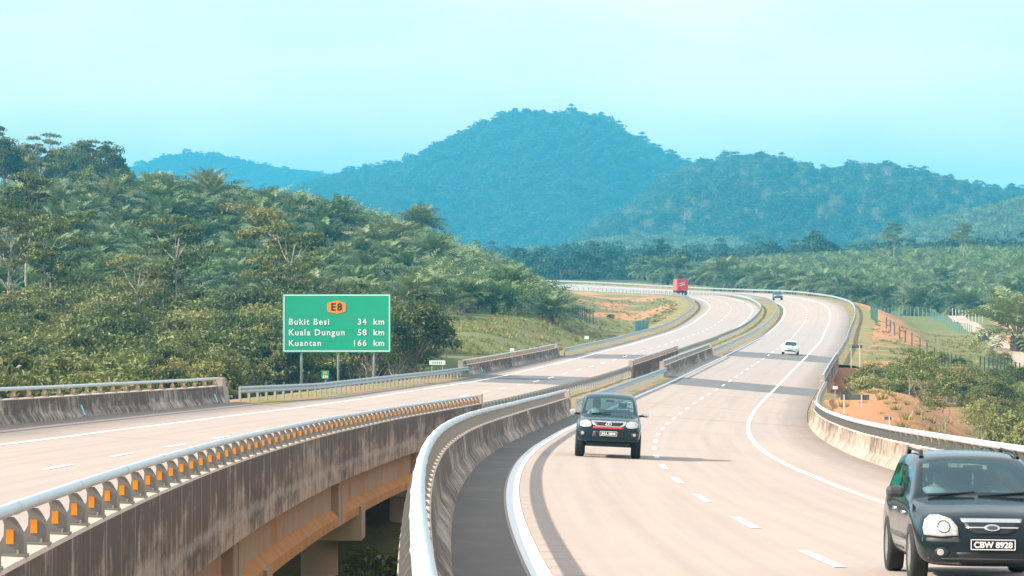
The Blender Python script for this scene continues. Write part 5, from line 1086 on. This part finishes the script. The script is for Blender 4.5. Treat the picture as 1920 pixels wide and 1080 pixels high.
    MB().lathe([(.005, 0), (.012, .01), (.02, .03), (.012, .07), (.02, .1), (.004, .16)], 'z', (-.02, -.52, 1.14), 8).build('hanging_charm', M['white'], root, True)
    MB().lathe([(.0, 0), (.035, 0), (.04, .05), (.022, .06), (.035, .1), (.0, .12)], 'z', (.2, -.78, .985), 10).build('dashboard_ornament', M['cream'], root, True)
    rbox('tissue_box', M['sky_cloth'], root, .40, .68, -.84, -.66, .97, 1.06, .01); rbox('paper', M['white'], root, -.62, -.44, -.86, -.74, .985, .995, .002)
    for o in root.children:
        if o.name.startswith('wheel') and o.data and o.data.name.startswith('wheel') and 'arch' not in o.name: o.scale = (1, 1, 1 / 0.91); o.location.z /= 0.91
    return root

def pickup(P, name='pickup_truck', full=True):
    root = empty(name); ya, yb, r = -1.62, 1.45, .385
    cv = dict(zu=[(-2.55, .48), (-2.3, .42), (2.5, .5)], zb=wheel_curve([(-2.55, .44), (2.55, .52)], (ya, yb), r, .385),
              w=[(-2.55, .62), (-2.48, .80), (-2.3, .875), (-1.9, .91), (2.5, .91), (2.55, .86)], zs=[(-2.55, .78), (-2.48, .90), (-2.3, .98), (-1.9, 1.05), (-1.2, 1.12), (1.0, 1.16), (2.55, 1.16)],
              ws=[(-2.55, .60), (-2.48, .74), (-2.3, .80), (-1.2, .85), (2.5, .87), (2.55, .84)], zt=[(-2.55, .82), (-2.48, .96), (-2.3, 1.06), (-1.9, 1.13), (-1.22, 1.20), (-.45, 1.70), (-.1, 1.79), (.5, 1.81), (1.05, 1.78), (1.22, 1.70), (1.34, 1.22), (2.55, 1.18)],
              wt=[(-1.2, .74), (-.45, .69), (.5, .71), (1.2, .68), (1.34, .80), (2.55, .80)])
    ys = sorted(set([-2.55, -2.48, -2.3, -2.08] + [ya + k for k in (-.45, -.30, -.13, .13, .30, .45)] + [-1.2, -.95, -.68, -.45, -.2, .12, .24, .6, .92, 1.05, 1.22, 1.34] + [yb + k for k in (.13, .30, .45)] + [2.3, 2.55]))
    def reg(y, j):
        if -1.2 < y < -.42 and j in (8, 9): return 'windscreen'
        if j == 6 and (-.45 < y < .12 or .24 < y < .92): return 'side_window'
        if 1.22 < y < 1.34 and j in (8, 9): return 'rear_window'
        return 'body'
    sl, bvh = shell(cv, ys, (-1.22, -.45), reg)
    dress(sl, P, root)
    cf = lambda *a, **k: conform(a[0], bvh, a[1], a[2], root, **k)
    cf('headlight', [(-.47, .90), (-.50, 1.0), (-.60, 1.045), (-.74, 1.03), (-.81, .97), (-.80, .87), (-.66, .84), (-.52, .85)], M['lens'], mirror=True, out=0.022, ring=7)
    cf('grille_frame', [(-.50, 1.03), (.50, 1.03), (.46, .93), (.36, .865), (-.36, .865), (-.46, .93)], M['chrome'], out=0.014); cf('grille', [(-.41, .995), (.41, .995), (.38, .935), (.31, .895), (-.31, .895), (-.38, .935)], M['black_plastic'], out=0.024)
    cf('emblem', ring_poly(0, .945, .085, .060), M['chrome'], out=0.036); cf('emblem_field', ring_poly(0, .945, .065, .042), M['black_plastic'], out=0.040)
    cf('emblem_ring', ring_poly(0, .955, .022, .036), M['chrome'], out=0.046)
    cf('red_trim', [(-.44, .86), (-.42, .815), (.42, .815), (.44, .86)], M['red'], out=0.014); 
    cf('bumper_intake', [(-.42, .74), (.42, .74), (.46, .56), (-.46, .56)], M['black_plastic'], out=0.006); cf('fog_lamp', ring_poly(-.72, .66, .085, .085), M['black_plastic'], mirror=True, out=0.006); cf('fog_lens', ring_poly(-.72, .665, .045, .045), M['lens'], mirror=True, out=0.016)
    if full:
        yp = -2.60; rbox('number_plate', M['plate'], root, -.24, .24, yp, yp + .03, .615, .745, .004)
        for z0, z1, x0, x1 in ((.615, .627, -.24, .24), (.733, .745, -.24, .24), (.615, .745, -.24, -.228), (.615, .745, .228, .24)): rbox('plate_border', M['white'], root, x0, x1, yp - .004, yp, z0, z1, .001)
        lettering(root, 'JMA 5898', 0, yp - .005, .645, .098, M['white'], bold=.035)
        rbox('skid_plate', M['black_plastic'], root, -.62, .62, -2.3, -1.2, .33, .44, .03); rbox('axle_beam', M['black_plastic'], root, -.7, .7, ya - .06, ya + .06, .30, .42, .02)
        rbox('dashboard', M['inside'], root, -.74, .74, -1.15, -.75, .95, 1.16, .05); rbox('cabin_floor', M['inside'], root, -.76, .76, -1.1, 1.2, .55, .62, .02)
        for x in (-.37, .37): seat(root, x, -.1, .66)
        rbox('road_tax_disc', M['white'], root, .52, .60, -.72, -.715, 1.50, 1.56, .003); rbox('windscreen_sticker', M['red'], root, .52, .60, -.725, -.722, 1.51, 1.545, .002); rbox('windscreen_label', M['sky_cloth'], root, .50, .64, -.86, -.855, 1.36, 1.42, .003); rbox('rear_view_mirror', M['inside'], root, -.12, .12, -.52, -.49, 1.54, 1.61, .01)
        MB().bar((-.5, -1.22, 1.215), (.05, -1.14, 1.255), .012).build('wiper', M['black_plastic'], root)
    for x, y in ((-.79, ya), (.79, ya), (-.79, yb), (.79, yb)): wheel(root, x, y, r, r, .255, .22)
    for s in (-1, 1): 
        o = rbox('mirror', M['chrome'], root, s * 1.03 - .09, s * 1.03 + .09, -.98, -.86, 1.15, 1.31, .05)
        MB().bar((s * .84, -.86, 1.18), (s * .98, -.90, 1.2), .03).build('mirror_arm', M['black_plastic'], root)
    rbox('cargo_bed', M['black_plastic'], root, -.72, .72, 1.4, 2.48, .75, .8, .01)
    return root

def sedan(P):
    root = empty('sedan_car'); ya, yb, r = -1.22, 1.24, .30
    cv = dict(zu=[(-2.12, .28), (2.14, .3)], zb=wheel_curve([(-2.12, .26), (2.14, .30)], (ya, yb), r, .30), w=[(-2.12, .66), (-2.05, .78), (-1.8, .82), (1.9, .82), (2.14, .74)], zs=[(-2.12, .58), (-2.0, .68), (-1.0, .84), (1.2, .88), (2.14, .84)], ws=[(-2.12, .64), (-2.0, .73), (-1, .77), (2.14, .72)],
              zt=[(-2.12, .60), (-2.05, .70), (-1.8, .76), (-.98, .88), (-.25, 1.30), (.1, 1.375), (.7, 1.38), (1.1, 1.32), (1.55, .96), (2.14, .90)], wt=[(-1, .66), (-.25, .55), (1.1, .55), (1.55, .7), (2.14, .66)])
    ys = sorted(set([-2.12, -2.05, -1.8] + [ya + k for k in (-.38, -.23, -.1, .1, .23, .38)] + [-.98, -.6, -.25, 0, .35, .45, .8, 1.1, 1.55] + [yb + k for k in (.1, .4)] + [1.9, 2.14]))
    def reg(y, j):
        if -.97 < y < -.24 and j in (8, 9): return 'windscreen'
        if j == 6 and (-.3 < y < .35 or .45 < y < 1.1): return 'side_window'
        if 1.1 < y < 1.55 and j in (8, 9): return 'rear_window'
        return 'body'
    sl, bvh = shell(cv, ys, (-.98, -.25), reg, 1)
    dress(sl, P, root)
    cf = lambda *a, **k: conform(a[0], bvh, a[1], a[2], root, **k)
    cf('headlight', [(-.36, .58), (-.38, .69), (-.70, .70), (-.74, .58)], M['lens'], mirror=True); cf('grille', [(-.32, .59), (.32, .59), (.30, .67), (-.30, .67)], M['trim']); cf('bumper_intake', [(-.6, .36), (.6, .36), (.55, .46), (-.55, .46)], M['black_plastic']); cf('number_plate', [(-.24, .40), (.24, .40), (.24, .50), (-.24, .50)], M['plate'], out=.02)
    rbox('dashboard', M['inside'], root, -.6, .6, -.9, -.6, .6, .86, .04); 
    for x in (-.33, .33): seat(root, x, .1, .36)
    for x, y in ((-.72, ya), (.72, ya), (-.72, yb), (.72, yb)): wheel(root, x, y, r, r, .18, .19, 5)
    for s in (-1, 1): rbox('mirror', P, root, s * .90 - .08, s * .90 + .08, -.72, -.62, .86, .97, .03)
    return root

def lorry():
    """rear towards +Y, cab towards -Y"""
    root = empty('box_lorry'); M['lorry_red'] = plain('red_lorry_paint', (0.55, 0.010, 0.014), 0.5, var=0.12); M['lorry_side'] = plain('sunlit_red_side', (0.60, 0.13, 0.11), 0.5)
    rbox('cargo_box', M['lorry_red'], root, -1.22, 1.22, -2.2, 3.4, 1.0, 3.55, .03)
    rbox('side_panel', M['lorry_side'], root, 1.221, 1.235, -2.1, 3.3, 1.1, 3.45, .004); rbox('side_panel', M['lorry_side'], root, -1.235, -1.221, -2.1, 3.3, 1.1, 3.45, .004)  # same red painted paler on the box sides to carry the sunlit look
    for x in (-.61, .61): rbox('rear_door', M['lorry_red'], root, x - .58, x + .58, 3.4, 3.44, 1.06, 3.48, .01)
    # two slanting rows of white print on the doors
    for z, n in ((2.55, 5), (2.1, 6)):
        for k in range(n): 
            x = .62 - k * 1.24 / n; o = rbox('print_mark', M['white'], root, x - .09, x + .09, 3.441, 3.445, z + .06 * k - .08, z + .06 * k + .08, .002)
    cab = MB().prism([(-4.1, .55), (-2.3, .55), (-2.3, 2.7), (-3.2, 2.75), (-3.9, 2.5), (-4.15, 1.5)], 'x', -1.05, 1.05).build('cab', M['lorry_red'], root); rbox('chassis', M['black_plastic'], root, -.5, .5, -2.3, 3.3, .62, .98, .02); rbox('rear_bumper', M['black_plastic'], root, -1.1, 1.1, 3.3, 3.42, .5, .72, .02)
    MB().box(-.9, .9, -4.06, -4.02, 1.55, 2.4).build('windscreen', M['glass_dark'], root)
    for x, y in ((-.95, -3.2), (.95, -3.2), (-.9, 2.0), (.9, 2.0)): wheel(root, x, y, .48, .48, .3 if y < 0 else .5, .26)
    for s in (-1, 1): rbox('tail_light', M['red'], root, s * .95 - .12, s * .95 + .12, 3.42, 3.44, .78, .90, .01); MB().box(s * .75 - .25, s * .75 + .25, 2.6, 2.63, .25, .62).build('mud_flap', M['black_plastic'], root)
    return root

def stand(o, R, t, off, wheelbase, flip=False, yaw=0.0):
    a = R.at(t - wheelbase / 2, off); b = R.at(t + wheelbase / 2, off); p = R.at(t, off); pitch = math.atan2(b[2] - a[2], wheelbase); roll = -float(np.interp(t, R.t, R.b))
    o.location = p; o.rotation_mode = 'XYZ'; M_ = Matrix.Rotation(-R.head(t) + (math.pi if flip else 0) + yaw, 4, 'Z') @ Matrix.Rotation(pitch * (-1 if flip else 1), 4, 'X') @ Matrix.Rotation(roll * (-1 if flip else 1), 4, 'Y'); o.rotation_euler = M_.to_euler()
    return M_

car = estate_car(); mt = stand(car, RC, -4.1, 1.25, 2.6, False, -0.03); car.scale = (0.925, 1, 0.91); tag(car, 'black estate car with roof rails and plate CBW 8928 at the lower right corner', 'car')
def ride(veh, mt, p, label):
    q = Vector(veh.location) + mt.to_3x3() @ Vector([a * b for a, b in zip(p, veh.scale)]); o = person(q, 0, label); o.rotation_euler = mt.to_euler(); return o
ride(car, mt, (-.36, .08, .42), 'driver in a pale shirt at the wheel of the black estate car')
ride(car, mt, (.36, .14, .40), 'passenger beside the driver of the black estate car')
pk = pickup(M['car_green']); mt = stand(pk, RC, 58.0, -1.42, 3.1, False, 0.0); tag(pk, 'dark teal pickup with chrome grille, red strip and plate JMA 5898 in the oncoming lane', 'pickup')
ride(pk, mt, (-.37, -.06, .70), 'driver behind the windscreen of the dark teal pickup')
sd = sedan(M['car_white']); stand(sd, RC, 319.5, 1.92, 2.5); tag(sd, 'small white sedan crossing the dark asphalt band on the oncoming road', 'car')
pb = pickup(M['car_blue'], 'pickup_truck', False); stand(pb, RC, 676, -1.85, 3.1); tag(pb, 'distant blue pickup coming round the far bend', 'pickup')
lr = lorry(); stand(lr, LC, 733, -2.3, 5.2, True, -0.1)
# the lorry drives away: its doors face back down the road
lr.rotation_euler = (0, 0, -LC.head(733) + math.pi + 0.02); lr.location = LC.at(733, -2.3); tag(lr, 'red box lorry with white print on its rear doors, driving away round the bend', 'lorry')

# ---------------------------------------------------------------- signs, markers, fences
M['sign_green'] = plain('green_sign_sheet', (0.012, 0.40, 0.23), 0.45, var=0.06, scale=0.8); M['sign_back'] = plain('weathered_sign_back', (0.10, 0.12, 0.11), 0.7, var=0.4, scale=2); M['sign_white'] = plain('white_sheet', (0.82, 0.86, 0.84), 0.5, var=0.05); M['sign_orange'] = plain('orange_shield', (0.90, 0.30, 0.02), 0.45, var=0.05); M['sign_black'] = plain('black_print', (0.012, 0.012, 0.012), 0.6)
M['sign_post'] = plain('pale_green_steel', (0.33, 0.42, 0.38), 0.5, 0.3, var=0.15); M['mesh_green'] = plain('green_fence_wire', (0.03, 0.17, 0.115), 0.8); M['white_post'] = plain('white_concrete_post', (0.68, 0.66, 0.62), 0.8); M['dark_post'] = plain('dark_wood_post', (0.07, 0.065, 0.055), 0.9)
M['sheet_teal'] = plain('teal_sheet', (0.16, 0.34, 0.28), 0.6); M['post_teal'] = plain('pale_teal_post', (0.22, 0.36, 0.32), 0.7)
FX = (math.pi / 2, 0, 0)
def big_sign():
    d = 238.0; k = d / 6800; x0, x1, z0, z1 = (530 - 960) * k, (733 - 960) * k, (500 - 661) * k + Z0, (500 - 551) * k + Z0; cx = (x0 + x1) / 2
    root = empty('direction_sign', (cx, d, tz(cx, d + .2))); tag(root, 'large green direction sign with orange E8 shield listing Bukit Besi, Kuala Dungun and Kuantan', 'sign'); bz = root.location.z; W = x1 - x0; H = z1 - z0; zb = z0 - bz; w2 = W / 2; gaps = [0, .40, .62, .81, 1.0]
    for i in range(4): rbox('panel', M['sign_green'], root, -w2, w2, -.02, .03, zb + H * (1 - gaps[i + 1]) + .006, zb + H * (1 - gaps[i]) - .006, .006)
    t = .07; m_ = .06
    for a in ((-w2 + m_, w2 - m_, zb + m_, zb + m_ + t), (-w2 + m_, w2 - m_, zb + H - m_ - t, zb + H - m_), (-w2 + m_, -w2 + m_ + t, zb + m_ + t, zb + H - m_ - t), (w2 - m_ - t, w2 - m_, zb + m_ + t, zb + H - m_ - t)): rbox('border', M['sign_white'], root, a[0], a[1], -.032, -.022, a[2], a[3], .003)
    px = lambda X: (X - 631.5) * k; pz = lambda Yp: (661 - Yp) * k + zb
    hx = [(613.5, 568), (631, 563.5), (648.5, 568), (648.5, 584), (631, 588.5), (613.5, 584)]; o = MB().prism([(px(a), pz(b)) for a, b in hx], 'y', -.036, -.024).build('route_shield', M['sign_orange'], root)
    lettering(root, 'E8', px(631), -.039, pz(582), 14.5 * k * 1.32, M['sign_black'], bold=.03, spacing=1.25, name='shield_lettering')
    for txt, x, y, al in (('Bukit Besi', 541, 608.5, 'LEFT'), ('34', 687.5, 608.5, 'RIGHT'), ('km', 721, 608.5, 'RIGHT'), ('Kuala Dungun', 541, 628.5, 'LEFT'), ('58', 687.5, 628.5, 'RIGHT'), ('km', 721, 628.5, 'RIGHT'), ('Kuantan', 541, 648.5, 'LEFT'), ('166', 687.5, 648.5, 'RIGHT'), ('km', 721, 648.5, 'RIGHT')):
        lettering(root, txt, px(x), -.034, pz(y), 11.5 * k * 1.36, M['sign_white'], bold=.022, align=al, spacing=1.2)
    for X in (565, 634, 701): MB().bar((px(X), .11, -1.0), (px(X), .11, zb + H - .1), .075 if X else .1, n=12).build('post', M['sign_post'], root, True)
    for z in (.2, .5, .8): rbox('back_rail', M['sign_post'], root, -w2 + .2, w2 - .2, .032, .075, zb + H * z, zb + H * z + .09, .005)
big_sign()
def board(name, label, d, xc, yt, yb, wpx, posts, m, ybase, txt=None, depth=0.04, back=False, cat='sign'):
    k = d / 6800; x = (xc - 960) * k; zt, zb, zg = [(500 - q) * k + Z0 for q in (yt, yb, ybase)]; root = empty(name, (x, d, zg)); tag(root, label, cat); w2 = wpx * k / 2
    o = rbox('panel', m, root, -w2, w2, 0 if not back else .06, depth + (.06 if back else 0), zb - zg, zt - zg, .006)
    for X in posts: MB().bar(((X - xc) * k, .03 if back else depth + .03, -.8), ((X - xc) * k, .03 if back else depth + .03, zt - zg), .03, n=8).build('post', M['sign_post'] if not back else M['white_post'], root)
    return root, k, zg, w2
root, k, zg, w2 = board('bridge_name_sign', 'small white name board on two posts beside the dark rounded tree', 255, 820, 676, 684, 30, (810, 830), M['sign_white'], 704)
for i in range(5): rbox('print_mark', M['sign_green'], root, -.35 + i * .15, -.35 + i * .15 + .09, -.006, -.002, (704 - 681.5) * k, (704 - 678.5) * k, .001)
root, k, zg, w2 = board('kilometre_marker', 'little green kilometre marker with orange top under the large green sign', 234, 610, 695, 710, 14, (610,), M['sign_green'], 722)
rbox('shield', M['sign_orange'], root, -.13, .13, -.008, -.002, (722 - 702) * k, (722 - 697) * k, .01)
for i, x in enumerate((-.12, 0.0, .12)): rbox('digit_mark', M['sign_white'], root, x - .04, x + .04, -.008, -.002, (722 - 709) * k, (722 - 704) * k, .003)
board('sign_back', 'dark back of a long sign on two pale posts on the orange shoulder', 205, 1603, 740, 750, 54, (1583, 1616), M['sign_back'], 800, back=True)
board('sign_back', 'smaller dark sign back on two posts beyond the far bridge', 318, 1605, 647, 652.5, 24, (1596, 1612), M['sign_back'], 673, back=True)
board('marker_post', 'stubby grey marker with square head on the orange bank', 178, 1665, 781, 787, 13, (1668,), M['soil_wall'], 802, back=True, cat='marker')
for xc, d, y, lb in ((960, 300, 656, 'small white marker on the grass behind the far dark parapet'), (1100, 372, 633, 'small white marker on the bank above the guardrail of the bend'), (1566, 240, 727, 'white marker block beside the dented guardrail')): board('verge_marker', lb, d, xc, y - 3, y + 3, 8 if xc < 1500 else 9, (xc,), M['sign_white'], y + 9, cat='marker')

def fence(label, pts, h, m, post_m, spacing=2.5, mesh_on=True, sheet=False):
    P = np.array(pts, float); d = np.concatenate([[0], np.cumsum(np.hypot(*np.diff(P, axis=0).T))]); n = max(2, int(d[-1] / spacing) + 1); s = np.linspace(0, d[-1], n); x = np.interp(s, d, P[:, 0]); y = np.interp(s, d, P[:, 1]); z = terrain(x, y)
    root = empty('fence', (x[0], y[0], z[0])); tag(root, label, 'fence'); pm = MB().box(-.06, .06, -.06, .06, -.4, h + .1).data('post', post_m)
    for i in range(n):
        o = bpy.data.objects.new('post', pm); COL.objects.link(o); o.parent = root; o.location = (x[i] - x[0], y[i] - y[0], z[i] - z[0])
        if mesh_on and i < n - 1:
            a = np.array([x[i], y[i], z[i]]) - [x[0], y[0], z[0]]; b = np.array([x[i + 1], y[i + 1], z[i + 1]]) - [x[0], y[0], z[0]]; q = MB(); m_n = 4
            for k in range(m_n + 1): p = a + (b - a) * k / m_n; q.bar(p + [0, 0, .05], p + [0, 0, h], .008, n=3)
            for zz in (.1, h * .5, h): q.bar(a + [0, 0, zz], b + [0, 0, zz], .009, n=3)
            if sheet: q = MB().prism([(a[0], a[1]), (b[0], b[1]), (b[0], b[1] + .03), (a[0], a[1] + .03)], 'z', min(a[2], b[2]) + .08, max(a[2], b[2]) + h)
            q.build('sheet_panel' if sheet else 'mesh_panel', m, root)
    return root
pp = lambda *l: [(at_px(p, d), d) for p, d in l]
fence('long green mesh fence following the dirt track below the palm grove', pp((1652, 735), (1700, 700), (1745, 670), (1790, 600), (1822, 560)), 1.6, M['mesh_green'], M['post_teal'], 5.0)
fence('row of bare white concrete posts beside the dirt track under the palms', pp((1786, 655), (1815, 647), (1842, 640)), 2.0, M['mesh_green'], M['white_post'], 1.7, False)
fence('green fence stepping down the slope behind the right hollow bushes', pp((1838, 372), (1868, 362), (1892, 352), (1912, 345)), 1.8, M['mesh_green'], M['dark_post'])
fence('short dark green fence by the round bush in the right hollow', pp((1765, 375), (1782, 368), (1800, 362)), 1.8, M['mesh_green'], M['dark_post'])
fence('line of dark wooden posts down the grassy slope right of the guardrail', pp((1662, 520), (1680, 485), (1705, 450), (1725, 430), (1752, 400)), 1.5, M['mesh_green'], M['dark_post'], 14, False)
fence('green fence panel at the top of the orange slope by the bend', pp((1633, 560), (1640, 548), (1645, 540)), 2.6, M['mesh_green'], M['mesh_green'], 3)
fence('green fence at the foot of the palms on the grassy bank', pp((930, 448), (975, 455), (1020, 468), (1050, 480)), 1.7, M['mesh_green'], M['dark_post'])
fence('torn green fence running down to the gully inside the bend', pp((1072, 545), (1085, 535), (1100, 525), (1112, 520)), 2.0, M['mesh_green'], M['dark_post'])
fence('green sheet gate standing by the guardrail inside the bend', pp((1190, 486), (1202, 488), (1215, 490)), 1.6, M['sheet_teal'], M['post_teal'], 1.3, True, True)

# ---------------------------------------------------------------- the hazy air
def haze():
    b = MB().box(-4100, 4100, -110, 7000, float(gz.min()) - 1.0, float(gz.max() + 24)); n = NT('haze_air'); v = n.n('VolumePrincipled')
    v.inputs['Color'].default_value = (0.09, 0.66, 1.0, 1); v.inputs['Density'].default_value = 0.00020; v.inputs['Anisotropy'].default_value = 0.0
    n.t.links.new(v.outputs[0], n.o.inputs['Volume'])
    o = b.build('haze', n.m); tag(o, 'blue haze filling the whole valley air', None, None, 'stuff')
haze()
